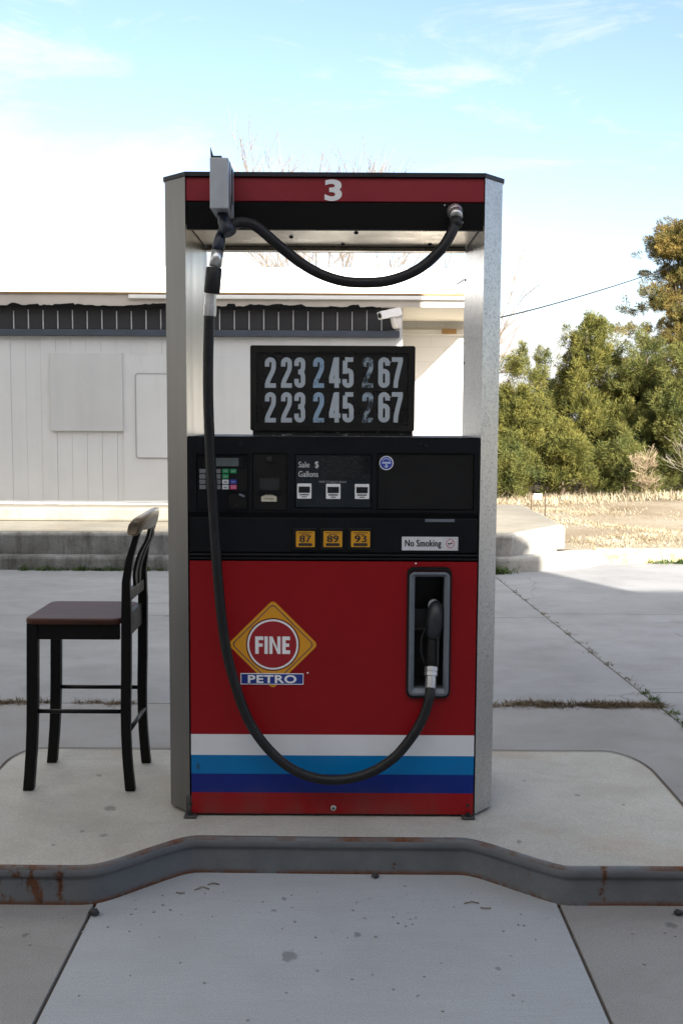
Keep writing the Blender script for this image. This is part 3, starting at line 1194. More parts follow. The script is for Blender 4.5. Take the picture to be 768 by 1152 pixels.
# no smoking sticker
q_ = RC(451.8, 604, 515, 619.3, PY)
b = MB()
b.prism_y(rrect(*q_, .002), PY + .0012, PY + .0028)
ns = b.build('no_smoking_sticker', M('sticker_vinyl', (.62, .63, .65), .45, 0, .05, 12), pump)
text_mesh('lettering', 'No Smoking', *RC(455.5, 607.2, 496, 617.2, PY), PY + .001, m_ink, ns, fat=.07)
c = at(506.3, 611.6, PY)
b = MB()
b.ring_y(circ(c.x, c.z, .0165), circ(c.x, c.z, .014), PY + .0006, PY + .0011)
stroke(b, [(c.x - .011, c.z - .010), (c.x + .011, c.z + .010)], .0022, PY + .0004)
b.build('prohibition_ring', M('faded_red_print', (.45, .1, .12), .5), ns)
b = MB()
b.box(c.x - .010, c.x + .008, PY + .0008, PY + .0011, c.z - .002, c.z + .002)
b.build('cigarette_symbol', m_ink, ns)
b = MB()
q2 = RC(498.5, 605.6, 514, 617.8, PY)
b.ring_y(rrect(*q2, .002), rrect(q2[0] + .001, q2[1] - .001, q2[2] + .001, q2[3] - .001, .0015), PY + .0006, PY + .0011)
b.build('symbol_border', m_dgrey, ns)


# lower door: red with white, light blue and dark blue bands
def door_mat():
    q = NT('door_paint')
    z = q.xyz()['Z']
    zz = [at(375, y, PY).z - IZ for y in (893, 872, 850.3, 827)]
    hi = Zt0 - IZ
    f = q.math('DIVIDE', z, hi)
    red, dred = (.27, .006, .009), (.275, .008, .011)
    c = q.ramp(f, [(0, dred), (zz[0] / hi, (.006, .024, .19)), (zz[1] / hi, (.0, .165, .42)), (zz[2] / hi, (.72, .74, .76)),
                   (zz[3] / hi, red)], 'CONSTANT')
    n = q.noise(2.2, 5, .6)
    c = q.mix(q.ramp(n, [(.35, .16), (.65, 0)]), c, (.05, .01, .01))
    # scuff in the light blue band
    o = q.xyz()
    sc_ = at(223, 862, PY)
    d = q.n('ShaderNodeVectorMath', operation='DISTANCE')
    mpp = q.n('ShaderNodeMapping')
    mpp.inputs['Scale'].default_value = (2.4, 1, 1)
    q.l(q.tc.outputs['Object'], mpp.inputs[0])
    q.l(mpp.outputs[0], d.inputs[0])
    d.inputs[1].default_value = ((sc_.x - pump.location.x) * 2.4, PY - pump.location.y, sc_.z - IZ)
    dd = q.math('ADD', d.outputs['Value'], q.math('MULTIPLY', q.noise(90, 3, .7, sc=(2, 1, .5)), .03))
    c = q.mix(q.ramp(dd, [(.022, .8), (.034, 0)]), c, (.02, .05, .045))
    gr = q.noise(9, 6, .7, sc=(1, 1, .35))
    low = q.ramp(f, [(.02, 1), (.14, 0)])
    c = q.mix(q.math('MULTIPLY', q.math('MULTIPLY', low, q.ramp(gr, [(.4, 0), (.7, 1)])), .45), c, (.10, .085, .07))
    scr = q.noise(14, 5, .75, sc=(.5, 1, 4))
    c = q.mix(q.ramp(scr, [(.70, 0), (.76, .14)]), c, (.45, .42, .42))
    sp = q.noise(210, 2, .6)
    c = q.mix(q.ramp(sp, [(.74, 0), (.8, .25)]), c, (.5, .45, .45))
    return q.fin(c, q.ramp(n, [(.3, .32), (.7, .42)]), 0, .2)


m_door = door_mat()
hz_ = RC(463.5, 646, 500, 776, PY)
b = MB()
b.plate(XA + .002, XB - .002, Zd0, Zt0 - .002, [hz_], PY, PY + .02)
door = b.build('lower_door', m_door, pump)
c = at(375, 909, PY)
b = MB()
b.lathe((c.x, PY, c.z), (c.x, PY - .004, c.z), [(0, .011), (.8, .011), (1, .009)], 18)
b.build('lock', m_alu, door)
b = MB()
b.lathe((c.x, PY - .0041, c.z), (c.x, PY - .005, c.z), [(0, .004), (1, .004)], 12)
b.build('keyhole', m_ink, door)
b = MB()
for px, py in ((467.5, 634), (506, 676), (346, 757)):
    c = at(px, py, PY)
    b.ellipsoid((c.x, PY - .0005, c.z), .0035, .002, .0035, 10)
b.split('screw', m_white, door)
b = MB()
b.box(XA, XB, PY + .21, PB - .014, Zd0 + .002, Zt0 + .002)
b.box(XA + .012, XB - .012, PY + .012, PB - .05, IZ + .001, Zd0 - .001)
b.box(XA, XA + .02, PY + .022, PY + .209, Zd0 + .002, Zt0)
b.box(XB - .02, XB, PY + .022, PY + .209, Zd0 + .002, Zt0)
b.split('base_frame', m_iron, pump)
for px0, px1 in ((208, 222), (518, 533)):
    xa, xb = at(px0, 922, PY).x, at(px1, 922, PY).x
    b = MB()
    b.box(xa, xb, PY - .03, PY + .05, IZ + .001, IZ + .009, bev=.002)
    b.box(xa + .004, xb - .004, PY + .004, PY + .012, IZ + .0095, IZ + .075, bev=.002)
    mbk = b.build('mounting_bracket', M('bracket_steel', (.09, .09, .09), .5, .6, .3, 30), pump)
    b = MB()
    xm = (xa + xb) / 2
    b.lathe((xm, PY - .012, IZ + .009), (xm, PY - .012, IZ + .022), [(0, .011), (.6, .011), (.61, .005), (1, .005)], 6)
    b.lathe((xm, PY + .004, IZ + .045), (xm, PY - .001, IZ + .045), [(0, .008), (1, .007)], 6)
    b.split('bolt', m_iron, mbk)

# logo on the door
c = at(307, 725, PY)
s_ = at(356, 725, PY).x - at(307, 725, PY).x
vr = at(307, 675.5, PY).z - at(307, 725, PY).z


def dia(cx, cz, rx, rz, rad, n=5):
    """rounded diamond outline"""
    pts = []
    for k, (dx, dz) in enumerate(((1, 0), (0, 1), (-1, 0), (0, -1))):
        a0 = 90 * k - 45
        px_, pz_ = cx + dx * (rx - rad * 1.414), cz + dz * (rz - rad * 1.414)
        for j in range(n + 1):
            a = R(a0 + 90 * j / n)
            pts.append((px_ + rad * math.cos(a), pz_ + rad * math.sin(a)))
    return pts


b = MB()
b.prism_y(dia(c.x, c.z, s_ + .006, s_ + .006, .016), PY - .0012, PY - .0002)
logo = b.build('logo', m_yellow, pump)
b = MB()
b.ring_y(dia(c.x, c.z, s_ - .008, s_ - .008, .015), dia(c.x, c.z, s_ - .0125, s_ - .0125, .0135), PY - .0018, PY - .0013)
b.build('logo_line', M('navy_print', (.03, .03, .07), .4, 0, .05, 9), logo)
rad = (at(336, 725, PY).x - c.x)
b = MB()
b.prism_y(circ(c.x, c.z, rad + .004, 56), PY - .0018, PY - .0013)
b.build('logo_rim', m_dredp, logo)
b = MB()
b.prism_y(circ(c.x, c.z, rad - .001, 56), PY - .0024, PY - .0019)
b.build('logo_ring', m_white, logo)
b = MB()
b.prism_y(circ(c.x, c.z, rad - .008, 56), PY - .003, PY - .0025)
b.build('logo_disc', m_redp, logo)
q_ = RC(287.2, 715.8, 326.3, 735.4, PY)
b = MB()
H_ = q_[3] - q_[2]
W_ = q_[1] - q_[0]
yy = PY - .0036


def rect(x0, x1, z0, z1, dy=0.0):
    b.add([(q_[0] + x0 * W_, yy - dy, q_[2] + z0 * H_), (q_[0] + x1 * W_, yy - dy, q_[2] + z0 * H_),
           (q_[0] + x1 * W_, yy - dy, q_[2] + z1 * H_), (q_[0] + x0 * W_, yy - dy, q_[2] + z1 * H_)], [(0, 1, 2, 3)])


rect(0, .10, 0, 1); rect(.10, .235, .79, 1); rect(.10, .215, .41, .60)
rect(.265, .36, 0, 1)
rect(.405, .495, 0, 1); rect(.635, .725, 0, 1)
b.add([(q_[0] + x * W_, yy - .0001, q_[2] + z * H_) for x, z in ((.43, 1), (.495, 1), (.70, 0), (.64, 0))], [(3, 2, 1, 0)])
rect(.775, .875, 0, 1); rect(.875, 1, .79, 1); rect(.875, .975, .41, .60); rect(.875, 1, 0, .21)
b.build('logo_lettering', m_white, logo)
q_ = RC(270.8, 757.2, 341.4, 769.8, PY)
b = MB()
b.box(q_[0], q_[1], PY - .0034, PY - .0026, q_[2], q_[3])
b.build('name_border', m_white, logo)
b = MB()
b.box(q_[0] + .003, q_[1] - .003, PY - .004, PY - .0035, q_[2] + .003, q_[3] - .003)
b.build('name_plate', m_blue, logo)
text_mesh('name_lettering', 'PETRO', *RC(279, 759, 333.5, 768.2, PY), PY - .0042, m_white, logo, bold=.03)

# nozzle recess
q_ = RC(457, 638, 506.5, 785, PY)
qi = RC(465.5, 648.5, 498.7, 774, PY)
b = MB()
b.ring_y(rrect(*q_, .024), rrect(*RC(459.4, 641.8, 504.2, 782, PY), .02), PY - .012, PY - .0004)
nr = b.build('nozzle_recess', m_blacker, pump)
qo = RC(459.4, 643.5, 504.4, 782.2, PY)
o_, i_ = rrect(*qo, .02), rrect(*qi, .006)
qm = [((a[0] * .55 + c_[0] * .45), (a[1] * .55 + c_[1] * .45)) for a, c_ in zip(o_, i_)]
b = MB()
n = len(o_)
loops = [(o_, PY - .0005), (o_, PY - .018), ([(a[0] * .8 + c_[0] * .2, a[1] * .8 + c_[1] * .2) for a, c_ in zip(o_, i_)], PY - .022),
         (qm, PY - .022), (i_, PY - .012), (i_, PY + .03)]
vs = [(x, y, z) for lp, y in loops for x, z in lp]
fs = []
for k in range(len(loops) - 1):
    for i in range(n):
        j = (i + 1) % n
        fs.append((k * n + i, k * n + j, (k + 1) * n + j, (k + 1) * n + i)[::-1])
b.add(vs, fs)
b.build('recess_frame', m_grey, nr)
b = MB()      # the hollow behind it
x0, x1, z0, z1 = qi
yb = PY + .17
vs = [(x0, PY + .03, z0), (x1, PY + .03, z0), (x1, PY + .03, z1), (x0, PY + .03, z1), (x0, yb, z0), (x1, yb, z0), (x1, yb, z1), (x0, yb, z1)]
b.add(vs, [(4, 5, 6, 7), (0, 1, 5, 4), (1, 2, 6, 5), (2, 3, 7, 6), (3, 0, 4, 7)])
zm = at(480, 712, PY).z
b.box(x0 + .001, x0 + .05, PY + .05, yb - .002, zm, zm + .006)
b.box(x0 + .001, x0 + .07, PY + .09, PY + .1, at(480, 711, PY).z, at(480, 690, PY).z)
b.build('recess_hollow', M('recess_plastic', (.03, .03, .031), .5, 0, .2, 9), nr)

# nozzle in its recess
nzY = PY + .018


def pz(px, py, Y):
    return at(px, py, Y)


b = MB()
b.tube([pz(485.5, 751, nzY - .01), pz(486, 735, nzY), pz(487.5, 715, nzY + .006), pz(489, 700, nzY + .01)], [.0235, .025, .026, .028], 14)
nozzle = b.build('nozzle', m_rubber, pump)
b = MB()
hb = [pz(487, 716, nzY + .004), pz(488.5, 705, nzY - .006), pz(490, 692, nzY - .004), pz(490, 682, nzY + .012), pz(489, 677, nzY + .03)]
b.tube(spline(hb, 4), [.028, .030, .031, .0315, .032, .0325, .033, .0325, .032, .031, .030, .028, .026, .022, .018, .012, .006][:17], 16)
b.build('nozzle_cover', M('nozzle_cover', (.022, .024, .028), .5, 0, .2, 20, .1, 120), nozzle)
b = MB()
b.tube([pz(488, 681, nzY + .012), pz(488, 679, nzY + .04), pz(488, 692, nzY + .12)], [.023, .021, .011], 14)
b.build('spout', m_alu, nozzle)
b = MB()
b.tube(spline([pz(480, 705, nzY + .0), pz(474.5, 716, nzY - .004), pz(473.5, 733, nzY - .004), pz(478, 747, nzY)], 5), .005, 8)
b.build('lever', m_iron, nozzle)
b = MB()
b.box(pz(491, 730, nzY).x - .002, pz(491, 730, nzY).x + .006, nzY - .03, nzY - .018, pz(488, 748, nzY).z, pz(488, 715, nzY).z, bev=.002)
b.build('grip_insert', m_ink, nozzle)
b = MB()
a0, a1 = pz(485.3, 750, PY - .0), pz(484, 774.5, PY - .028)
b.lathe(a0, a1, [(0, .0225), (.02, .0265), (.2, .0265), (.21, .0235), (.24, .0235), (.25, .0255), (.42, .0255), (.43, .0205), (.97, .0205), (1, .0185)], 8)
b.build('coupling', m_alu, nozzle)

# hose
hp = [(484, 773, -.027), (482.5, 786, -.042), (476, 806, -.05), (463, 829, -.055), (441, 854, -.06), (410, 871.5, -.06), (372, 877.5, -.06),
      (336, 869, -.06), (306, 847, -.06), (281, 813, -.065), (263, 765, -.07), (252, 715, -.075), (244.5, 640, -.085),
      (239.3, 560, -.095), (235.4, 480, -.105), (234.2, 420, -.112), (235.5, 352, -.12)]
pts = [at(x, y, PY + dy) for x, y, dy in hp]
b = MB()
b.tube(spline(pts, 8), .0183, 14)
hose = b.build('hose', m_rubber, pump)
# coupling chain above it
cp = [(235.8, 356, -.12), (237, 331, -.122), (238.5, 330, -.122), (241, 301, -.125), (242.2, 300, -.125), (244.8, 282, -.125),
      (245, 282, -.125), (248.3, 264, -.12)]
P_ = [at(x, y, PY + dy) for x, y, dy in cp]
b = MB()
b.lathe(P_[0], P_[1], [(0, .021), (.02, .023), (.5, .023), (.51, .0205), (1, .0205)], 8)
bc = b.build('breakaway_coupling', m_alu, pump)
b = MB()
b.lathe(P_[4], P_[5], [(0, .0215), (1, .0215)], 16)
b.build('coupling_tube', m_alu, bc)
b = MB()
b.lathe(P_[2], P_[3], [(0, .025), (.04, .028), (.96, .028), (1, .025)], 18)
b.build('sleeve', m_rubber, bc)
b = MB()
b.lathe(P_[6], P_[7], [(0, .021), (.3, .022), (.7, .02), (1, .016)], 16)
b.build('swivel_joint', m_blueblk, bc)
b = MB()
b.tube([P_[7], at(250, 259, PY - .12), at(253, 252, PY - .125)], [.015, .014, .014], 10)
b.build('swivel_neck', m_blueblk, bc)
# retractor box at the top
q_ = RC(236, 177, 257, 234.8, 3.6)
b = MB()
b.box(q_[0], q_[1], 3.6, 3.785, q_[2], q_[3], bev=.004)
rb = b.build('hose_retractor', m_box, pump)
b = MB()
c = at(238, 170, 3.6)
b.prism_y([(at(236, 163, 3.6).x, at(236, 163, 3.6).z), (at(240.5, 176.5, 3.6).x, q_[3]), (at(236.5, 177, 3.6).x, q_[3])], 3.612, 3.616)
b.box(at(237, 176, 3.6).x, at(249, 176, 3.6).x, 3.606, 3.64, q_[3], q_[3] + .007)
b.build('blade', M('torn_metal', (.06, .06, .06), .5, .6, .3, 30), rb)
b = MB()
xs_ = q_[1] + .0004
vz = (q_[2] + q_[3]) / 2
b.add([(xs_ + .0004, 3.66 + .035 * math.cos(a) * (1 if k % 2 else 1), vz + .085 * math.sin(a)) for k, a in
       enumerate([2 * math.pi * i / 24 for i in range(24)])] +
      [(xs_ + .0004, 3.66 + .022 * math.cos(a), vz + .062 * math.sin(a)) for a in [2 * math.pi * i / 24 for i in range(24)]],
      [(i, (i + 1) % 24, 24 + (i + 1) % 24, 24 + i) for i in range(5, 23)])
b.box(xs_, xs_ + .002, 3.70, 3.72, vz - .05, vz + .07)
b.build('side_marking', m_ink, rb)
b = MB()
q1 = [at(250, 240, 3.68), at(252.5, 250, 3.67), at(256, 257, 3.665), at(259, 263, 3.66)]
b.tube(q1, [.018, .024, .026, .024], 12)
b.build('elbow', m_blueblk, rb)
# whip hose under the header
wh = [(257, 260, -.13), (264, 252, -.128), (275, 250.5, -.12), (290, 256, -.11), (318, 280, -.09), (348, 302, -.08), (378, 314.5, -.08),
      (406, 318, -.08), (438, 315.5, -.08), (470, 303, -.075), (494, 282.5, -.07), (507, 263, -.06), (512.5, 249, -.045)]
b = MB()
b.tube(spline([at(x, y, PY + dy) for x, y, dy in wh], 8), .0185, 14)
b.build('whip_hose', m_rubber, pump)
c = at(511.3, 240, PY)
b = MB()
b.lathe((c.x, PY + .008, c.z + .006), (c.x, PY - .03, c.z + .003), [(0, .029), (.35, .029), (.5, .026), (1, .02)], 18)
b.lathe((c.x, PY - .022, c.z + .004), (c.x + .001, PY - .04, c.z - .022), [(0, .022), (1, .024)], 16)
hf = b.build('hose_fitting', m_alu, pump)
b = MB()
b.lathe(at(511.6, 246, PY - .042), at(513, 256, PY - .05), [(0, .0225), (.5, .0235), (1, .021)], 16)
b.build('fitting_collar', m_rubber, hf)
b = MB()
c = at(500, 230.5, PY)
b.lathe((c.x, PY + .008, c.z), (c.x, PY + .002, c.z), [(0, .004), (1, .003)], 8)
c = at(520, 250, PY)
b.lathe((c.x, PY + .008, c.z), (c.x, PY + .002, c.z), [(0, .004), (1, .003)], 8)
b.split('fitting_screw', m_alu, hf)

# ================================================================== PRICE SIGN on the cabinet
SY = 3.93
q_ = RC(281.5, 389, 466.5, 485, SY)
zc = Zc1
ps = thing('price_sign', ((q_[0] + q_[1]) / 2, SY + .05, zc), 'black plastic sign with two rows of pale blue fuel prices on the pump cabinet',
           'price sign')
xa, xb, za, zb = q_
fr = MB()
inn = (xa + .024, xb - .024, za + .02, zb - .026)
fr.ring_y(rrect(xa, xb, za, zb, .008), rrect(*inn, .004), SY, SY + .1)
fr.build('frame', m_sign, ps)
b = MB()
b.box(inn[0] - .004, inn[1] + .004, SY + .012, SY + .09, inn[2] - .004, inn[3] + .004)
pf = b.build('sign_face', M('sign_face', (.0085, .0085, .009), .3, 0, .35, 14, .05, 60), ps)
b = MB()
# groove strips between the flip numerals
for gx in (347.3, 402.6):
    x = at(gx, 440, SY + .012).x
    b.box(x - .002, x + .002, SY + .0095, SY + .0119, inn[2] + .004, inn[3] - .004)
zmid = at(375, 438.8, SY + .012).z
b.box(inn[0] + .004, inn[1] - .004, SY + .0085, SY + .0119, zmid - .002, zmid + .002)
for gx in (293, 457.5):
    x = at(gx, 440, SY + .012).x
    b.box(x - .0012, x + .0012, SY + .0095, SY + .0119, inn[2] + .01, inn[3] - .01)
b.split('groove', m_sign, pf)
cols = [(298, 310.3, '2', m_dig), (316.1, 328.3, '2', m_dig), (331, 343.3, '3', m_dig), (352.2, 364.4, '2', m_digb), (370.2, 382.6, '4', m_dig),
        (385, 397.7, '5', m_dig), (407.3, 419.6, '2', m_digw), (425.3, 438.2, '6', m_dig), (440.4, 452.7, '7', m_dig)]
for y0, y1 in ((402, 436.3), (441.2, 475.3)):
    for x0, x1, ch_, mt in cols:
        qq = RC(x0, y0, x1, y1, SY + .011)
        glyph_mesh('price_numeral', ch_, *qq, SY + .011, mt, ps)
b = MB()
qb = RC(284.5, 485.5, 464, 491.6, SY + .01)
b.box(qb[0], qb[1], SY + .008, SY + .095, zc, za - .0005)
b.build('sign_base', m_signbase, ps)

# ================================================================== BAR STOOL
m_blackwood = M('black_lacquer', (.0035, .0033, .003), .45, 0, .1, 18, spec=.2)
q = NT('rail_reflection_paint')
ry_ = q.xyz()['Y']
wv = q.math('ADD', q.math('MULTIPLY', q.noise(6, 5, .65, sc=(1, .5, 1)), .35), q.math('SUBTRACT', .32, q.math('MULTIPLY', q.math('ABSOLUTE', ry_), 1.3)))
m_rail = q.fin(q.ramp(wv, [(.21, (.012, .011, .01)), (.27, (.3, .23, .15)), (.36, (.72, .60, .43))]), .3, 0, .5)  # bright reflection painted along mid-rail as tan over the black
q = NT('seat_wood')
gr_ = q.noise(3, 6, .6, sc=(1.5, 16, 16))
m_seat = q.fin(q.ramp(gr_, [(.3, (.035, .012, .008)), (.7, (.075, .026, .017))]), (.55), 0, .25)
YN, YF = 4.05, 4.41
s0 = at(90, 893, Z=IZ)
stool = thing('bar_stool', (-1.06, (YN + YF) / 2, IZ), 'black wooden bar stool with brown seat beside the pump', 'bar stool')


def xz(px, py, Y):
    p = at(px, py, Y)
    return p.x, p.z


def leg(mb_, pts, Y, wy=.034):
    """tapered square leg following (px_left,px_right,py) stations"""
    vs, fs = [], []
    for (a, c_, py) in pts:
        xl, z = xz(a, py, Y)
        xr, _ = xz(c_, py, Y)
        vs += [(xl, Y, z), (xr, Y, z), (xr, Y + wy, z), (xl, Y + wy, z)]
    n = len(pts)
    for i in range(n - 1):
        for k in range(4):
            k2 = (k + 1) % 4
            fs.append((i * 4 + k, i * 4 + k2, (i + 1) * 4 + k2, (i + 1) * 4 + k)[::-1])
    fs += [(0, 1, 2, 3), ((n - 1) * 4 + 3, (n - 1) * 4 + 2, (n - 1) * 4 + 1, (n - 1) * 4)]
    mb_.add(vs, fs)
    bm = bmesh.new()


ZS0 = xz(90, 717, YN)[1]
ZS1 = xz(90, 700, YN)[1]
# near side legs read from the photo; the far pair repeat them at YF
front_leg = [(29.8, 42.5, 701), (29.8, 42.5, 790), (29.6, 41.8, 820), (28.8, 40.8, 845), (27.2, 39, 870), (25.8, 37.8, 888), (25.3, 37.3, 893.3)]
back_leg = [(144.5, 150.5, 604), (141, 148.5, 618), (138.2, 146.5, 634), (136.8, 145.8, 655), (136.2, 147.2, 690), (136, 147, 760), (135.6, 146.4, 800), (136, 146.5, 825),
            (137.2, 147.6, 850), (139, 149.6, 872), (140.4, 151.5, 888), (140.8, 152, 893.3)]
back_leg[0] = (151.5, 158, 597)
back_leg[1] = (146.5, 153.5, 613)
back_leg[2] = (141.0, 149.0, 630)


def shift(pts, dY):
    return pts


def leg3(pts, Y, wy=.034):
    """same leg at another depth: keep metric offsets of the near one"""
    st = [(xz(a, py, YN)[0], xz(c_, py, YN)[0], xz((a + c_) / 2, py, YN)[1]) for a, c_, py in pts]
    st[-1] = (st[-1][0], st[-1][1], IZ)
    bm = bmesh.new()
    prev = None
    rings = []
    for xl, xr, z in st:
        rings.append([bm.verts.new(v) for v in ((xl, Y, z), (xr, Y, z), (xr, Y + wy, z), (xl, Y + wy, z))])
    for i in range(len(rings) - 1):
        for k in range(4):
            k2 = (k + 1) % 4
            bm.faces.new((rings[i][k], rings[i][k2], rings[i + 1][k2], rings[i + 1][k]))
    bm.faces.new(rings[0])
    bm.faces.new(rings[-1][::-1])
    bmesh.ops.recalc_face_normals(bm, faces=bm.faces[:])
    ed = [e for e in bm.edges if e.is_manifold and e.calc_face_angle(0) > .8]
    bmesh.ops.bevel(bm, geom=ed, offset=.004, segments=2, profile=.5, affect='EDGES')
    m_ = MB()
    m_.frombm(bm)
    return m_


XS0 = xz(29, 697, YN)[0]
XS1 = xz(146, 697, YN)[0]
YL = YF - .02
for Y in (YN, YL):
    leg3(front_leg, Y).build('leg', m_blackwood, stool)
    leg3(back_leg, Y).build('leg', m_blackwood, stool)
# seat: board with rounded corners and eased edge
zt = xz(90, 695.5, YN)[1]
b = MB()
b.prism_z(rrect(XS0 - .004, XS1 - .034, YN - .012, YL + .05, .04), zt - .026, zt, bev=.008)
b.build('seat', m_seat, stool)
b = MB()
za_, zb_ = zt - .027 - .06, zt - .027
xfl, xbl = XS0 + .045, XS1 - .042
b.box(xfl, xbl, YN + .005, YN + .025, za_, zb_, bev=.002)
b.box(xfl, xbl, YL + .009, YL + .029, za_, zb_, bev=.002)
b.box(XS0 + .008, XS0 + .028, YN + .035, YL - .001, za_, zb_, bev=.002)
b.box(XS1 - .034, XS1 - .014, YN + .035, YL - .001, za_, zb_ + .03, bev=.002)
b.build('apron', m_blackwood, stool)
zr_ = xz(90, 801.5, YN)[1]
for Y, zz_ in ((YN + .016, zr_), (YL + .016, zr_ + .01)):
    b = MB()
    b.tube([(xfl - .006, Y, zz_), (XS1 - .034, Y, zz_)], .0085, 10)
    b.build('stretcher', m_blackwood, stool)
b = MB()
zz_ = xz(146, 824, YN)[1]
b.tube([(XS1 - .012, YN + .03, zz_), (XS1 - .012, YL + .003, zz_)], .009, 10)
b.build('stretcher', m_blackwood, stool)
# back: lower rail, splats, crest rail
xt, ztp = xz(154, 600, YN)
b = MB()
zl0 = zt + .06
xr0 = xz(141.5, 672, YN)[0]
b.box(xr0 - .01, xr0 + .01, YN + .033, YL + .001, zl0, zl0 + .045, bev=.003)
b.build('lower_rail', m_blackwood, stool)
for ky in (.52, .72):
    yc = YN + (YL + .034 - YN) * ky
    sp = [(xr0, zl0 + .045), (xz(141.5, 650, YN)[0], xz(141, 650, YN)[1]), (xz(147, 630, YN)[0], xz(141, 630, YN)[1]),
          (xz(156, 612, YN)[0], xz(150, 612, YN)[1]), (xz(172, 582, 4.235)[0] - .012 - .03 * abs(ky - .5), ztp + .008)]
    sp = [Vector((x, 0, z)) for x, z in sp]
    sp = spline(sp, 4)
    b = MB()
    vs, fs = [], []
    for i, p in enumerate(sp):
        w = .016 + .012 * math.sin(math.pi * i / (len(sp) - 1))
        off = (ky - .5) * .10 * math.sin(math.pi * i / (len(sp) - 1))
        vs += [(p.x - .006, yc - w + off, p.z), (p.x + .006, yc - w + off, p.z), (p.x + .006, yc + w + off, p.z), (p.x - .006, yc + w + off, p.z)]
    for i in range(len(sp) - 1):
        for k in range(4):
            fs.append((i * 4 + k, i * 4 + (k + 1) % 4, (i + 1) * 4 + (k + 1) % 4, (i + 1) * 4 + k))
    b.add(vs, fs)
    b.build('splat', m_blackwood, stool)
# crest rail: bowed board between the posts, its ends coming forward and rounded, scalloped underside
b = MB()
N = 24
vs, fs = [], []
e0, e1 = xz(151.0, 583, YN)[0], xz(174, 582, 4.235)[0]
cz0 = ztp + .022
for i in range(N + 1):
    t = i / N
    y = YN - .028 + (YL + .034 - YN + .056) * t
    e = abs(2 * t - 1)
    bow = (1 - e ** 2.2)
    xc = e0 + (e1 - .014 - e0) * bow
    hh = .036 + .006 * (1 - e)
    if e > .9:
        hh *= math.sqrt(max(.2, 1 - ((e - .9) / .1) ** 2 * .55))
    zc_ = cz0 + .021 * bow
    th = .016 + .004 * e
    scal = .016 * math.exp(-((e - .58) / .12) ** 2)
    ring = []
    for k in range(12):
        a = 2 * math.pi * k / 12
        ca, sa = math.cos(a), math.sin(a)
        px_ = math.copysign(abs(ca) ** .55, ca) * th
        pz_ = math.copysign(abs(sa) ** .6, sa) * hh
        if pz_ < 0:
            pz_ += scal
        ring.append((xc + px_ + pz_ * .22, y, zc_ + pz_))
    vs += ring
K = 12
for i in range(N):
    for k in range(K):
        fs.append((i * K + k, i * K + (k + 1) % K, (i + 1) * K + (k + 1) % K, (i + 1) * K + k)[::-1])
b.add(vs, fs, True)
b.f += [[k for k in range(K)], [N * K + k for k in range(K)][::-1]]
b.s += [False, False]
b.mi += [0, 0]
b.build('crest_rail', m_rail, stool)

# ================================================================== LOADING DOCK AND KERB
DY = 11.1
dk = thing('loading_dock', (0, 11.5, 0), 'weathered concrete dock running along the front of the boarded building', 'dock')
DZ, DZ2 = .39, .56
b = MB()
b.prism_z([(-16, DY), (1.83, DY), (2.63, 12.15), (2.63, 15), (-16, 15)], -.05, DZ, bev=.04)
b.build('platform', [m_dockface], dk)
b = MB()
b.prism_z([(-16, DY + .035), (1.79, DY + .035), (2.58, 12.17), (2.58, 14.9), (-16, 14.9)], DZ + .001, DZ + .004)
b.build('platform_top', m_dock, dk)
b = MB()
b.box(-16, 1.2, 12.22, 12.9, DZ + .004, DZ2, bev=.03)
b.build('upper_step', m_dock, dk)
b = MB()
kpts = [(-16, 10.94), (1.72, 10.94), (2.1, 11.02), (2.48, 11.18), (2.8, 11.42), (2.96, 11.62), (2.99, 11.74)]
kin = [(-16, DY + .02), (1.7, DY + .02), (1.95, DY + .16), (2.2, 11.45), (2.6, 11.72), (2.9, 11.742)]
b.prism_z(kpts + kin[::-1], -.05, .152, bev=.035)
b.build('dock_kerb', m_dockface, dk)
yk = NT('kerb_yellow')
n_ = yk.noise(9, 6, .7)
m_yk = yk.fin(yk.ramp(n_, [(.42, (.44, .41, .34)), (.58, (.47, .38, .13))]), .85, 0, .3)
b = MB()
b.box(2.9, 22, 11.745, 11.92, -.05, .15, bev=.02)
tag(b.build('kerb', m_yk), kind='structure')

# ================================================================== BOARDED BUILDING
FY = 12.6
XC = at(452, 450, FY).x          # corner where the front wall ends and the porch begins
XR = 1.83
bld = thing('commercial_building', (-4, 13.5, 0), 'low boarded up grey building with dark clerestory band behind the pump', 'building')


def paint(name, base, var=.06, dirt=.25):
    q = NT(name)
    n = q.noise(.9, 6, .65)
    st_ = q.noise(2.5, 5, .6, sc=(1, 1, .12))
    f = q.noise(40, 3, .7)
    c = q.ramp(n, [(.3, sc3(base, 1 - var)), (.7, sc3(base, 1 + var))])
    c = q.mix(q.math('MULTIPLY', q.ramp(st_, [(.5, 0), (.75, 1)]), dirt), c, sc3(base, .72))
    c = q.mix(q.ramp(f, [(.7, 0), (.78, .35)]), c, sc3(base, 1.35))
    wr = q.noise(7, 6, .72, sc=(1, 1, .6))
    c = q.mix(q.ramp(wr, [(.66, 0), (.72, .35)]), c, sc3(base, 1.25))
    c = q.mix(q.ramp(wr, [(.27, .3), (.33, 0)]), c, sc3(base, .7))
    q.bump(f, .25, .003)
    return q.fin(c, .8, 0, .25)


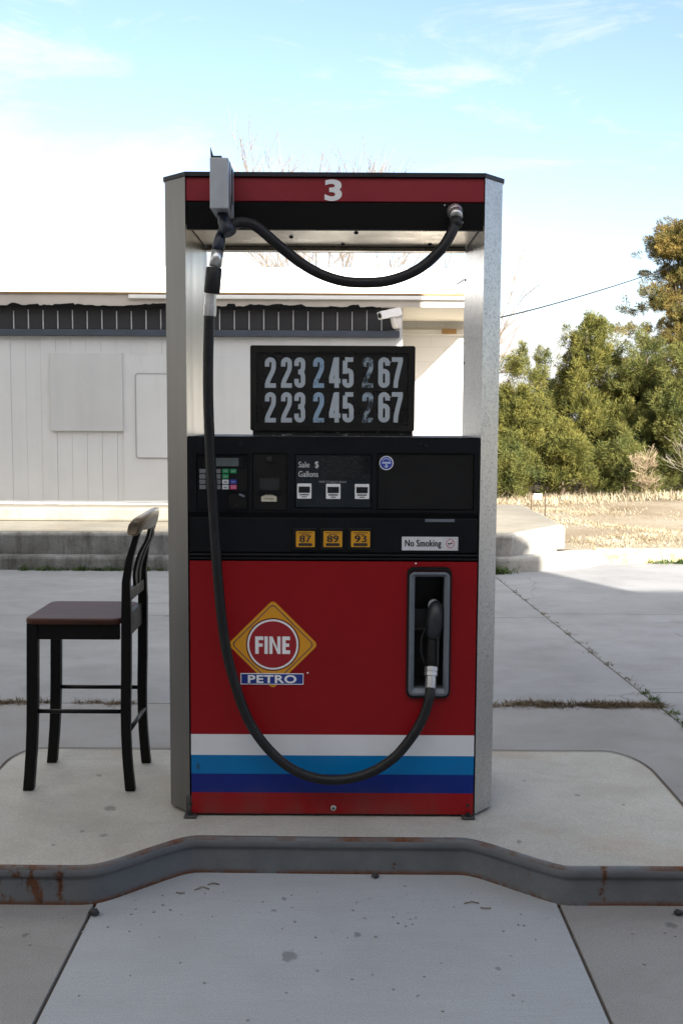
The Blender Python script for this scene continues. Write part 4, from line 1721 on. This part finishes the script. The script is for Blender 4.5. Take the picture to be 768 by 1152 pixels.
m_wall = paint('grey_boards', (.58, .585, .575))
m_sheet = paint('grey_sheet', (.575, .58, .57), dirt=.4)
m_patch = paint('grey_plywood', (.515, .52, .51), dirt=.45)
m_brick = NT('white_brick')
bt = m_brick.n('ShaderNodeTexBrick')
bt.inputs['Scale'].default_value = 1.0
bt.inputs['Brick Width'].default_value = .4
bt.inputs['Row Height'].default_value = .2
bt.inputs['Mortar Size'].default_value = .007
bt.inputs['Color1'].default_value = (.74, .71, .66, 1)
bt.inputs['Color2'].default_value = (.69, .66, .61, 1)
bt.inputs['Mortar'].default_value = (.66, .63, .58, 1)
cmb = m_brick.n('ShaderNodeCombineXYZ')
o_ = m_brick.xyz()
m_brick.l(o_['X'], cmb.inputs[0])
m_brick.l(o_['Z'], cmb.inputs[1])
m_brick.l(cmb.outputs[0], bt.inputs['Vector'])
m_brick = m_brick.fin(bt.outputs['Color'], .85, 0, .2)

zbt, zbb = at(200, 343, FY).z, at(200, 378, FY).z
zl1, zl0 = at(200, 371.5, FY).z, at(200, 378.5, FY).z
zf1, zf0 = at(200, 329, FY - .12).z, at(200, 344.5, FY - .12).z
XL0 = -16
# front wall: boards with open grooves
wb = MB()
wb.box(XL0, XC - .002, FY + .005, FY + .12, DZ2 - .1, zbt)
pitch = .182
x = XL0
rnd = random.Random(3)
while x < XC - .01:
    x1_ = min(x + pitch - .0035, XC)
    d = rnd.uniform(-.003, .003)
    wb.box(x, x1_, FY + d, FY + .0049, DZ2 + .004, zl0 - .004)
    x += pitch
wb.box(XC - .1, XC, FY + .121, 14.28, DZ2 - .1, zbt)
wall = wb.build('front_wall', m_wall, bld)
# flush sheet, plywood patch and framed panel
b = MB()
q_ = RC(139, 400, 290, 566, FY - .01)
b.box(q_[0], q_[1], FY - .012, FY - .0045, q_[2], q_[3])
b.build('wall_sheet', m_sheet, bld)
q_ = RC(57, 397, 138, 485, FY - .03)
b = MB()
b.box(q_[0], q_[1], FY - .035, FY - .006, q_[2], q_[3], bev=.003)
pp = b.build('plywood_patch', m_patch, bld)
q_ = RC(153.5, 421, 212, 515, FY - .02)
b = MB()
b.prism_y(rrect(*q_, .03), FY - .022, FY - .013)
dp = b.build('hatch_panel', m_sheet, bld)
b = MB()
b.ring_y(rrect(q_[0] - .007, q_[1] + .007, q_[2] - .007, q_[3] + .007, .035), rrect(*q_, .03), FY - .026, FY - .0125)
b.build('panel_gasket', M('panel_edge', (.24, .24, .24), .7), dp)
# clerestory band
b = MB()
b.box(XL0, at(437, 360, FY).x, FY - .03, FY - .004, zl1 + .002, zbt + .06)
band = b.build('clerestory_band', M('band_paint', (.016, .018, .022), .5, 0, .25, 3, .2, 30), bld)
b = MB()
b.box(XL0, at(449, 375, FY).x, FY - .075, FY - .0045, zl0, zl1, bev=.004)
b.build('sill', M('sill_paint', (.045, .055, .075), .5, 0, .2, 5), band)
xs_ = at(0.5, 360, FY).x
k = -70
m_pane = M('clerestory_glass', (.024, .024, .026), .4, 0, .12, 2)
m_mull = M('white_mullion', (.5, .5, .5), .6, 0, .15, 20)
sp_ = .1757
zp1, zp0 = at(200, 349, FY).z, at(200, 371, FY).z
xe_ = at(430, 360, FY).x
while True:
    xa_ = xs_ + k * sp_
    if xa_ > xe_:
        break
    if xa_ > -4.6:
        b = MB()
        b.box(xa_ + .012, xa_ + sp_ - .012, FY - .037, FY - .0305, zp0 + .004, zp1 + .02)
        wdw = b.build('clerestory_window', m_pane, bld)
        b = MB()
        b.box(xa_ - .005, xa_ + .005, FY - .046, FY - .0305, zp0, zp1 + random.uniform(-.02, .01))
        b.split('mullion', m_mull, wdw)
    k += 1
# eaves, porch and roof
b = MB()
b.box(XL0, XR, FY - .14, FY - .1, zf0, zf1 - .022)
fa = b.build('fascia', paint('fascia_paint', (.5, .46, .4), .12, .5), bld)
b = MB()
b.box(XL0, XR + .01, FY - .165, FY - .09, zf1 - .021, zf1 - .002)
b.build('drip_edge', M('weathered_timber', (.34, .2, .08), .8, 0, .4, 6, .2, 30), fa)
b = MB()
q_ = RC(145, 332.5, 520, 336.8, FY - .16)
b.box(q_[0], XR + .005, FY - .185, FY - .141, q_[2], q_[3], bev=.006)
b.build('batten', M('white_batten', (.8, .79, .75), .6, 0, .05, 8), fa)
b = MB()
b.box(XL0, XR, FY - .1, FY + .2, zf1 - .02, zf1)
b.box(XL0, XR, FY + .2, 17.5, zf1 - .015, zf1 + .002)
roof = b.build('roof', M('flat_roof', (.45, .44, .42), .9, 0, .15, 3), bld)
b = MB()
zpar = at(400, 301.5, 15.0).z
b.box(XL0, XR - .25, 15.0, 15.3, zf1 + .003, zpar)
b.build('parapet', M('parapet_white', (.78, .78, .76), .7, 0, .04, 3), roof)
# torn black edge under the fascia
b = MB()
rnd = random.Random(11)
x = XL0 + 10
up_, lo_ = [], []
h = .01
xend = at(430, 345, FY).x
while x < xend:
    h = max(-.004, min(.03, h + rnd.gauss(0, .009)))
    if rnd.random() < .06:
        h = rnd.choice([-.004, .0, .028])
    up_.append((x, zf0 + h))
    x += rnd.uniform(.012, .06)
b.prism_y([(up_[0][0], zf0 - .016)] + up_ + [(up_[-1][0], zf0 - .016)], FY - .150, FY - .1405)
b.build('torn_flashing', m_valance, fa)
b = MB()
b.box(XL0, XR - .02, FY - .099, 14.295, zf0 + .0, zf0 + .014)
b.build('soffit', paint('soffit_paint', (.62, .57, .47), .05, .3), bld)
b = MB()
b.box(XC + .002, XR - .02, 14.3, 14.5, DZ, zf0 - .002)
bw = b.build('brick_wall', m_brick, bld)
zbm = at(480, 371, 14.25).z
b = MB()
b.box(XC + .002, XR - .02, 14.2, 14.298, zbm - .07, zbm + .0, bev=.006)
b.build('header_beam', paint('beam_paint', (.6, .57, .5), .08, .3), bw)
b = MB()
q_ = RC(497, 370, 513, 375.5, 14.18)
b.box(q_[0], q_[1], 14.17, 14.199, q_[2], q_[3])
b.build('bare_timber', M('bare_timber', (.3, .17, .06), .8, 0, .2, 12), bw)
# security camera under the eaves
sc_loc = at(440, 357, 12.3)
cc = thing('security_camera', (sc_loc.x, sc_loc.y, sc_loc.z), 'white security camera on a bracket under the eaves of the boarded building', 'camera')
b = MB()
a0, a1 = at(427, 355, 12.25), at(450, 350.5, 12.4)
ax = (a1 - a0).normalized()
b.lathe(a0, a1, [(0, .05), (.0, .062), (.85, .068), (1, .05)], 4)
m_camw = M('camera_white', (.72, .7, .66), .5, 0, .06, 10)
cb = b.build('camera_housing', m_camw, cc)
b = MB()
b.lathe(a0 - ax * .004, a0 + ax * .01, [(0, .033), (1, .033)], 14)
b.build('lens', m_screen, cb)
b = MB()
b.tube([at(441, 355, 12.33), at(442, 362, 12.36), at(444, 367, 12.5), at(446, 366, 12.6)], [.03, .026, .034, .04], 10)
c = at(446, 364, 12.57)
b.box(c.x - .05, c.x + .05, 12.53, 12.596, c.z - .06, c.z + .06, bev=.01)
b.build('bracket', m_camw, cc)

# ================================================================== YARD SIGN
c = at(604.5, 585, Z=.15)
ysn = thing('yard_sign', (c.x, c.y, field_z(c.x, c.y)), 'small white sign on two thin stakes in the dry grass', 'sign')
b = MB()
q_ = RC(600, 555.3, 609, 561.5, c.y)
b.box(q_[0], q_[1], c.y - .004, c.y + .004, q_[2], q_[3])
b.build('board', m_white, ysn)
for px in (597, 612.7):
    p = at(px, 585, c.y)
    b = MB()
    b.tube([(p.x, c.y + .012, field_z(p.x, c.y) - .03), (p.x, c.y + .012, q_[3] - .0)], .008, 6)
    b.build('stake', M('rusty_stake', (.07, .045, .03), .8), ysn)
b = MB()
b.tube([(at(597, 560, c.y).x, c.y + .012, q_[3] - .02), (at(612.7, 560, c.y).x, c.y + .012, q_[3] - .02)], .006, 6)
b.build('crossbar', M('rusty_bar', (.08, .05, .035), .8), ysn)

# ================================================================== POWER LINE
wp = [at(545, 361, 13.6), at(600, 348, 15.5), at(660, 331, 18.2), at(720, 312, 21.5), at(768, 294, 24.5), at(860, 252, 30)]
b = MB()
b.tube(spline(wp, 6), .0095, 6)
tag(b.build('power_line', m_rubber), 'thin sagging overhead wire running from the building up past the cedars', 'wire')
pe = wp[-1]
up_ = thing('utility_pole', (pe.x + .15, pe.y + .2, 0), 'wooden utility pole holding the overhead wire beyond the right edge', 'pole')
m_pole = M('pole_wood', (.16, .12, .08), .9, 0, .2, 6, .3, 40, sc=(3, 3, .3))
b = MB()
b.tube([(pe.x + .15, pe.y + .2, -.2), (pe.x + .15, pe.y + .2, pe.z + 1.2)], [.15, .11], 12)
b.build('post', m_pole, up_)
b = MB()
b.box(pe.x - .85, pe.x + 1.15, pe.y + .02, pe.y + .1, pe.z + .02, pe.z + .13)
b.build('crossarm', m_pole, up_)


# ================================================================== TREES
def foliage_mat(name, c1, c2, c3):
    q = NT(name)
    g = q.n('ShaderNodeNewGeometry')
    n = q.noise(2.6, 3, .6)
    f = q.math('ADD', q.math('MULTIPLY', g.outputs['Random Per Island'], .3), q.math('MULTIPLY_ADD', n, 1.7, -.5))
    c = q.ramp(f, [(.2, c1), (.5, c2), (.85, c3)])
    m = q.fin(c, .75, 0, .2)
    # leaves let some light through
    tr = q.n('ShaderNodeBsdfTranslucent')
    q.l(c, tr.inputs['Color'])
    ms = q.n('ShaderNodeMixShader')
    ms.inputs[0].default_value = .12
    q.l(q.b.outputs[0], ms.inputs[1])
    q.l(tr.outputs[0], ms.inputs[2])
    q.l(ms.outputs[0], q.out.inputs['Surface'])
    return m


m_cedar = foliage_mat('cedar_foliage', (.05, .062, .018), (.125, .125, .028), (.20, .18, .045))
m_cedar2 = foliage_mat('dark_cedar_foliage', (.04, .055, .018), (.10, .11, .028), (.165, .155, .042))
m_rust = foliage_mat('rusty_cedar_foliage', (.05, .06, .02), (.14, .115, .032), (.25, .175, .05))
m_bark = M('grey_bark', (.17, .13, .09), .9, 0, .3, 12, .4, 40, sc=(2, 2, .4))
m_twig = M('pale_twig', (.24, .18, .115), .85, 0, .2, 10)
m_straw_b = M('tan_stem', (.36, .28, .18), .85, 0, .25, 10)
m_dead = M('dead_branch', (.3, .26, .21), .85, 0, .2, 10)


def quads_mesh(name, V, mat, parent):
    """V: (n,4,3) array of quads -> one mesh"""
    o0 = np.array(ORG[parent.name]) if parent else np.zeros(3)
    n = V.shape[0]
    me = bpy.data.meshes.new(name)
    me.vertices.add(n * 4)
    me.vertices.foreach_set('co', (V.reshape(-1, 3) - o0).astype(np.float32).ravel())
    me.loops.add(n * 4)
    me.loops.foreach_set('vertex_index', np.arange(n * 4, dtype=np.int32))
    me.polygons.add(n)
    me.polygons.foreach_set('loop_start', np.arange(0, n * 4, 4, dtype=np.int32))
    me.materials.append(mat)
    me.update(calc_edges=True)
    me.validate()
    o = bpy.data.objects.new(name, me)
    COL.objects.link(o)
    if parent:
        o.parent = parent
    ORG[o.name] = Vector(o0)
    return o


def sprays(rg, bases, dirs, lens, nl, lw, ll):
    """leafy plumes: at each base, nl little leaf quads feathering off an axis"""
    nb = len(bases)
    t = rg.random((nb, nl)) ** .8
    ax = dirs[:, None, :]
    rnd_ = rg.normal(size=(nb, nl, 3))
    side = rnd_ - (rnd_ * ax).sum(-1, keepdims=True) * ax
    side /= np.linalg.norm(side, axis=-1, keepdims=True) + 1e-9
    spread = (lens[:, None] * .34 * (1 - t * .75) * rg.random((nb, nl)) ** .6)[..., None]
    P = bases[:, None, :] + ax * (t * lens[:, None])[..., None] + side * spread
    ld = ax * .75 + side * .75 + rg.normal(size=(nb, nl, 3)) * .3
    ld /= np.linalg.norm(ld, axis=-1, keepdims=True)
    L = ll * (.6 + .8 * rg.random((nb, nl, 1)))
    W = lw * (.6 + .8 * rg.random((nb, nl, 1)))
    w = np.cross(ld, rg.normal(size=(nb, nl, 3)))
    w /= np.linalg.norm(w, axis=-1, keepdims=True) + 1e-9
    a = P
    bq = P + ld * L * .45 + w * W
    c = P + ld * L
    d = P + ld * L * .45 - w * W
    return np.stack([a, bq, c, d], axis=2).reshape(-1, 4, 3)


def cedar(label, x, y, h, w, seed, mat, nplume=330, nl=85, group='cedars beyond the field', flat=False, lean=0.0, base=0.03, cat='tree', name='cedar_tree', lobes=9):
    rg = np.random.default_rng(seed)
    z0 = field_z(x, y) if x > 1 else -.06
    t_ = thing(name, (x, y, z0), label, cat, group)
    # several upright leaders give the ragged outline
    lead = [(0.0, 0.0, h)]
    for i in range(lobes):
        a = rg.uniform(0, 2 * math.pi)
        r = w * rg.uniform(.25, .62)
        lead.append((r * math.cos(a), r * math.sin(a), h * rg.uniform(.5, .9)))
    bs, ds, ln = [], [], []
    lh = np.array([l[2] for l in lead])
    pr = lh ** 2 / (lh ** 2).sum()
    nb = max(12, nplume // 9)
    for i in range(nb):
        l = lead[rg.choice(len(lead), p=pr)]
        tt = base + (1 - base) * rg.random() ** .8
        prof = (1.02 - tt) ** .6 * min(1, .5 + tt * 3.0)
        rr = w * (.72 if l[0] == 0 else .46) * prof * (.6 + .45 * rg.random())
        a = rg.uniform(0, 2 * math.pi)
        if flat:
            rr = w * (1.04 - tt) ** .6 * rg.uniform(.25, 1.0)
        o = np.array((math.cos(a), math.sin(a), 0))
        c0 = np.array((x + l[0] * (1 - .3 * tt) + rr * math.cos(a) + lean * tt, y + l[1] * (1 - .3 * tt) + rr * math.sin(a), z0 + l[2] * tt))
        size = rg.uniform(.12, .25) * (1.15 - .4 * tt) * (1.0 if not flat else 1.3)
        nt = 11 if not flat else 13
        for k in range(nt):
            off = rg.normal(size=3) * size * (np.array((.75, .75, .55)) if not flat else np.array((1.0, 1.0, .13)))
            d = o * rg.uniform(.2, .9) + np.array((0, 0, rg.uniform(.5, 1.2) if not flat else rg.uniform(.1, .6))) + rg.normal(size=3) * .25
            bs.append(c0 + off)
            ds.append(d / np.linalg.norm(d))
            ln.append(rg.uniform(.22, .42) * (1.0 if not flat else .85))
    if not flat:          # pointed tip of every leader
        for l in lead:
            for k in range(4):
                bs.append(np.array((x + l[0] * .7 + lean, y + l[1] * .7, z0 + l[2] * (.93 + .03 * k))))
                d = np.array((rg.normal() * .15, rg.normal() * .15, 1.0))
                ds.append(d / np.linalg.norm(d))
                ln.append(.38 - .05 * k)
    V = sprays(rg, np.array(bs), np.array(ds), np.array(ln), int(nl * 1.3), .0048, .075)
    quads_mesh('crown', V, mat, t_)
    b = MB()
    b.tube([(x, y, z0 - .1), (x + .05 + lean * .3, y, z0 + h * .45), (x + lean * .8, y, z0 + h * .8)], [w * .06 + .03, w * .045, .012], 8)
    for k in range(26):
        i = rg.integers(0, len(bs))
        e = np.array(bs[i])
        zz = max(.15, (e[2] - z0) * .7)
        b.tube([(x + lean * zz / h, y, z0 + zz), tuple((np.array((x, y, z0 + zz)) + e) / 2 + np.array((0, 0, .08))), tuple(e)], [.035, .022, .008], 5)
    b.build('trunk', m_bark, t_)
    return t_


def pxy(px, Y):
    return (px - 384) / FPX * Y * 1.0


cedar('pale olive cedar with ragged pointed top, just right of the pump post', pxy(655, 21.5), 21.5, 3.35, 1.3, 21, m_cedar, 800, 110)
cedar('short broad cedar closest to the right post of the pump', pxy(585, 20.5), 20.5, 2.75, .95, 22, m_cedar, 640, 110)
cedar('dark green cedar with a rounded top below the rusty tree', pxy(722, 21), 21.0, 2.95, 1.1, 23, m_cedar2, 600, 110)
cedar('dense green cedar at the right edge of the photo', pxy(775, 20), 20.0, 2.75, 1.15, 24, m_cedar2, 600, 110)
cedar('tall rust tinged cedar rising above the others at the right edge', pxy(762, 24), 24.0, 5.8, 1.8, 25, m_rust, 820, 130, flat=True, lobes=0, base=.25)
cedar('small dark cedar filling the gap between its two taller neighbours', pxy(690, 22.5), 22.5, 2.55, 1.1, 26, m_cedar2, 480, 100)
cedar('low dark cedar standing behind the short broad one', pxy(612, 23.5), 23.5, 2.75, 1.1, 27, m_cedar2, 480, 100)
cedar('low cedar shrub at the foot of the pale olive cedar', pxy(632, 19.8), 19.8, 1.25, .8, 28, m_cedar, 200, cat='shrub', name='cedar_shrub', group='low shrubs')
cedar('low dark shrub beneath the rounded dark cedar', pxy(700, 19.4), 19.4, .8, .5, 29, m_cedar2, 140, cat='shrub', name='cedar_shrub', group='low shrubs')
cedar('low shrub at the foot of the cedar nearest the post', pxy(575, 19.8), 19.8, 1.0, .7, 30, m_cedar2, 180, cat='shrub', name='cedar_shrub', group='low shrubs')
for i, (px, Y, h) in enumerate(((850, 22, 3.4), (930, 24, 3.8), (1030, 22, 3.0))):
    cedar('cedar outside the frame on the right, part of the same row', pxy(px, Y), Y, h, 1.3, 40 + i, m_cedar2, 200, 60)


for i, (px, Y, h) in enumerate(((-16, 7, 5.5), (-18, 11, 6.5))):  # unseen trees, put there to darken reflections in the left pump post
    cedar('tall dark cedar added outside the frame to darken the left post', px, Y, h, 2.4, 60 + i, m_cedar2, 240, 50, group='added cedars left of the forecourt')


def bare_tree(label, x, y, z0, h, seed, r0=.09, spread=.5, mat=None, name='bare_tree', cat='tree', depth=5, group='bare winter trees', up=.25, tmin=.008):
    rg = random.Random(seed)
    t_ = thing(name, (x, y, z0), label, cat, group)
    tw = MB()
    tr = MB()

    def grow(p, d, L, r, lv):
        n = 3
        pts, rs = [p], [r]
        dd = d.copy()
        for i in range(n):
            dd = (dd + Vector((rg.gauss(0, .13), rg.gauss(0, .13), rg.gauss(0, .08) + .05))).normalized()
            pts.append(pts[-1] + dd * L / n)
            rs.append(r * (1 - .4 * (i + 1) / n))
        (tr if lv >= depth - 1 else tw).tube(pts, [max(a_, tmin) for a_ in rs], 5 if lv >= depth - 1 else 3, caps=False)
        if lv == 0:
            return
        k = rg.randint(2, 4) if lv > 1 else rg.randint(2, 3)
        for i in range(k):
            f = rg.uniform(.45, 1.0)
            idx = min(n - 1, int(f * n))
            bp = pts[idx].lerp(pts[idx + 1], f * n - idx if idx < n else 0) if idx + 1 < len(pts) else pts[-1]
            nd = (dd + Vector((rg.gauss(0, spread), rg.gauss(0, spread), rg.gauss(up, .2)))).normalized()
            grow(bp, nd, L * rg.uniform(.55, .85), rs[-1] * rg.uniform(.5, .75), lv - 1)
        grow(pts[-1], dd, L * rg.uniform(.6, .8), rs[-1] * .9, lv - 1)
    grow(Vector((x, y, z0 - .1)), Vector((0, 0, 1)), h * .34, r0, depth)
    k = (h + .1) / (max(p[2] for p in tw.v) - z0 + .1)
    for m_ in (tr, tw):
        m_.v = [(x + (p[0] - x) * k, y + (p[1] - y) * k, z0 - .1 + (p[2] - z0 + .1) * k) for p in m_.v]
    tr.build('trunk', m_bark if mat is None else mat, t_)
    tw.build('branches', m_twig if mat is None else mat, t_)
    return t_


bare_tree('bare tree whose pale twigs rise just above the numbered pump header', pxy(418, 28), 28, -.06, 9.5, 5, .05, .6, depth=5, up=.16, tmin=.0068)
bare_tree('bare tree with twigs showing under the left part of the pump header', pxy(290, 26), 26, -.06, 6.0, 8, .05, .8, up=.0, tmin=.010)
bare_tree('bare tree with twigs showing under the right part of the pump header', pxy(450, 27), 27, -.06, 6.0, 9, .05, .8, up=.0, tmin=.010)
bare_tree('bare tree with a few twigs poking out right of the galvanised post', pxy(540, 26), 26, -.06, 6.3, 15, .03, .55, depth=3, up=.2)
bare_tree('leafless pale bush at the right edge in front of the cedars', pxy(790, 17.5), 17.5, field_z(pxy(790, 17.5), 17.5), 1.8, 17, .012, 1.0, m_dead, 'bare_bush', 'bush', 3, None, .05, .002)
bare_tree('tan dead bush between the cedars at field level', pxy(722, 18.6), 18.6, field_z(pxy(722, 18.6), 18.6), 1.0, 19, .012, .6, m_straw_b, 'bare_bush', 'bush', 5, None, .1, .003)


# ================================================================== GRASS AND WEEDS
def blades(name, P, H, mat, seed, W=.006, lay=.5, kind='stuff', parent=None):
    rg = np.random.default_rng(seed)
    n = len(P)
    a = rg.uniform(0, 2 * np.pi, n)
    tilt = rg.normal(0, lay, (n, 2))
    d = np.stack([tilt[:, 0], tilt[:, 1], np.ones(n)], 1)
    d /= np.linalg.norm(d, axis=1, keepdims=True)
    h = H * (.5 + rg.random(n))[:, None]
    w = np.stack([np.cos(a), np.sin(a), np.zeros(n)], 1) * W * (.6 + .8 * rg.random(n))[:, None]
    mid = P + d * h * .55 + np.stack([tilt[:, 0], tilt[:, 1], np.zeros(n)], 1) * h * .1
    tip = P + d * h + np.stack([tilt[:, 0], tilt[:, 1], -np.abs(tilt).sum(1) * .35], 1) * h * .4
    V = np.stack([P - w, P + w, mid + w * .7, mid - w * .7], 1)
    V2 = np.stack([mid - w * .7, mid + w * .7, tip + w * .1, tip - w * .1], 1)
    o = quads_mesh(name, np.concatenate([V, V2]), mat, parent)
    return tag(o, kind=kind)


m_straw = foliage_mat('straw', (.22, .17, .10), (.36, .30, .20), (.46, .41, .31))
m_green_w = foliage_mat('weed_green', (.03, .06, .015), (.06, .10, .025), (.12, .15, .05))
m_brown_w = foliage_mat('dead_weed', (.06, .042, .022), (.13, .092, .05), (.24, .18, .11))
rg = np.random.default_rng(5)
n = 60000
Y_ = 12.05 + (21 - 12.05) * rg.random(n)
X_ = Y_ * (.12 + .26 * rg.random(n)) + .4
pat = np.sin(X_ * 2.1 + 1.3 * np.sin(Y_ * 1.7)) + np.sin(Y_ * 2.9 + X_ * .8) + rg.normal(0, .7, n)
keep = (X_ > 2.75) & (pat > .75)
X_, Y_ = X_[keep], Y_[keep]
Z_ = np.array([field_z(a, c) for a, c in zip(X_, Y_)])
P = np.stack([X_, Y_, Z_ - .005], 1)
tag(blades('dry_grass', P, .045, m_straw, 1, .005, .8), 'dry straw coloured grass covering the field beyond the kerb', 'grass')
# taller growth along the foot of the trees and green weeds by the kerb
n = 4200
Y_ = 18.2 + 1.9 * rg.random(n)
X_ = Y_ * (.13 + .26 * rg.random(n))
Z_ = np.array([field_z(a, c) for a, c in zip(X_, Y_)])
tag(blades('tall_grass', np.stack([X_, Y_, Z_], 1), .13, m_straw, 2, .006, .4), 'taller tan grass along the foot of the cedars', 'grass')


def clump(name, label, spots, mat, seed, H, per, rad, lay=.6, W=.004, cat='weeds'):
    rg_ = np.random.default_rng(seed)
    P_ = []
    for (x, y, z, s) in spots:
        k = int(per * s)
        a = rg_.normal(0, rad * s, (k, 2))
        P_.append(np.stack([x + a[:, 0], y + a[:, 1] * .5, np.full(k, z)], 1))
    return tag(blades(name, np.concatenate(P_), H, mat, seed, W, lay), label, cat)


def along(p0, p1, n, jit=.02, z=0.0, s=(.4, 1.2), seed=1):
    rr = random.Random(seed)
    out = []
    for i in range(n):
        t = rr.random()
        out.append((p0[0] + (p1[0] - p0[0]) * t + rr.gauss(0, jit), p0[1] + (p1[1] - p0[1]) * t + rr.gauss(0, jit), z, rr.uniform(*s)))
    return out


clump('joint_weeds', 'dead brown weeds lying in the slab joint right of the pump', along((.85, 5.8), (1.86, 5.8), 46, .018, seed=3), m_brown_w, 3, .032, 75, .045, 1.5, .0024)
clump('joint_weeds', 'dead brown weeds lying in the slab joint behind the stool', along((-2.2, 5.8), (-1.15, 5.8), 34, .015, seed=4, s=(.2, 1.0)), m_brown_w, 4, .028, 60, .045, 1.5, .0024)
clump('joint_weeds', 'low weeds along the long aslant joint at right', along((1.85, 5.3), (1.6, 10.6), 60, .008, seed=5, s=(.05, .55)), m_brown_w, 5, .02, 22, .04, 1.1, .0025)
clump('joint_weeds', 'green weeds sprouting from the crossing of two joints at right', along((1.86, 5.4), (1.82, 6.1), 12, .012, seed=6, s=(.2, .8)), m_green_w, 6, .035, 34, .03, .9, .003)
clump('dock_weeds', 'green weeds along the foot of the dock kerb behind the stool', along((-3.4, 10.92), (-1.9, 10.92), 16, .01, seed=7, s=(.3, 1.1)), m_green_w, 7, .06, 45, .06, .7, .005)
clump('dock_weeds', 'green weeds in the corner of the dock kerb right of the pump', along((1.55, 10.85), (1.75, 10.9), 7, .02, seed=8, s=(.6, 1.3)), m_green_w, 8, .08, 60, .07, .7, .006)
clump('kerb_weeds', 'green weeds in front of the sunlit yellow kerb', along((3.6, 11.68), (4.6, 11.7), 9, .02, seed=9, s=(.4, 1.2)), m_green_w, 9, .07, 50, .08, .8, .006)

# loose stones and litter on the slabs
m_stone = M('dark_stone', (.03, .03, .03), .8, 0, .4, 30, .4, 60)
for (px, py, s, lab) in ((106, 1027, .016, 'dark stone lying at the left bend of the kerb foot'),
                         (763, 1027, .014, 'dark stone lying by the kerb foot at the right edge'),
                         (422, 985, .012, 'dark pebble by the kerb foot in front of the pump')):
    p = at(px, py, Z=.008)
    rr = random.Random(int(px))
    bm = bmesh.new()
    bmesh.ops.create_icosphere(bm, subdivisions=2, radius=1)
    for v in bm.verts:
        k = rr.uniform(.75, 1.15)
        v.co = Vector((p.x + v.co.x * s * 1.2 * k, p.y + v.co.y * s * k, .7 * s + v.co.z * s * .75 * k))
    b = MB()
    b.frombm(bm)
    tag(b.build('stone', m_stone), lab, 'stone', 'loose stones by the kerb')
rr = random.Random(42)
bm = bmesh.new()
b = MB()
for i in range(130):
    px, py = rr.uniform(0, 768), rr.choice([rr.uniform(1020, 1150), rr.uniform(985, 1035), rr.uniform(1000, 1060)])
    p = at(px, py, Z=0.0)
    s = rr.uniform(.0012, .0042)
    if p.y > 3.28 and (p.x < -.7 or p.x > .62) or p.y > 3.5:
        continue
    b.box(p.x - s, p.x + s, p.y - s * .8, p.y + s * .8, .001, s * 1.1, rot=Matrix.Rotation(rr.uniform(0, 3), 3, 'Z'))
tag(b.build('grit', M('grit', (.3, .29, .28), .9, 0, .6, 300)), 'fine grit scattered over the slabs in front of the kerb', 'grit', kind='stuff')
b = MB()
for x0, y0, dx, dy in ((.42, 3.36, .05, .008), (.47, 3.33, .035, -.008), (-.46, 3.49, .04, .01), (-.5, 3.45, .05, .02), (-.56, 3.43, .03, -.01)):
    b.tube([(x0, y0, .004), (x0 + dx * .5, y0 + dy, .006), (x0 + dx, y0 + dy * .3, .004)], .002, 5)
tag(b.build('twig_litter', m_bark), 'short dead twigs lying along the foot of the kerb', 'twigs', kind='stuff')

# ================================================================== CANOPY AND STORE (unseen, put in to shade forecourt and building)
cz = 5.5
cano = thing('shade_canopy', (-4, 4.3, 0), 'flat white canopy added unseen over the pump island to shade the building', 'canopy')
m_can = M('canopy_white', (.62, .62, .6), .6, 0, .06, 4)
b = MB()
b.box(-14, 3.65, 2.0, 6.6, cz, cz + .42, bev=.02)
b.build('deck', m_can, cano)
for x in (-7.5, 3.1):
    b = MB()
    b.box(x - .12, x + .12, 4.2, 4.44, 0, cz - .001, bev=.02)
    b.build('column', m_can, cano)
store = thing('shade_store', (2, -5, 0), 'two storey store, unseen behind the camera, shaped to shade the forecourt', 'building')
m_store = paint('store_stucco', (.33, .31, .29))
b = MB()
SYF = -2.5
b.box(-14, 8.42, -9, SYF, -.05, 6.62)
b.box(8.42, 20, -9, SYF, -.05, 5.74)
st = b.build('store_wall', m_store, store)
m_glass = M('store_glass', (.03, .035, .04), .08, 0, .1, 4)
for x0 in (-9, -6, -3, 3, 6):
    b = MB()
    b.box(x0, x0 + 2.2, SYF + .002, SYF + .03, .8, 2.4)
    sw = b.build('store_window', m_glass, store)
    b = MB()
    b.ring_y(rrect(x0 - .06, x0 + 2.26, .74, 2.46, .01), rrect(x0, x0 + 2.2, .8, 2.4, .01), SYF + .06, SYF + .002)
    b.build('window_frame', m_alu, sw)
b = MB()
b.box(.2, 1.9, SYF + .002, SYF + .03, .0, 2.2)
b.build('store_door', m_glass, store)
b = MB()
b.box(-14.1, 8.5, SYF - .01, SYF + .08, 6.621, 6.74)
b.build('coping', m_can, store)
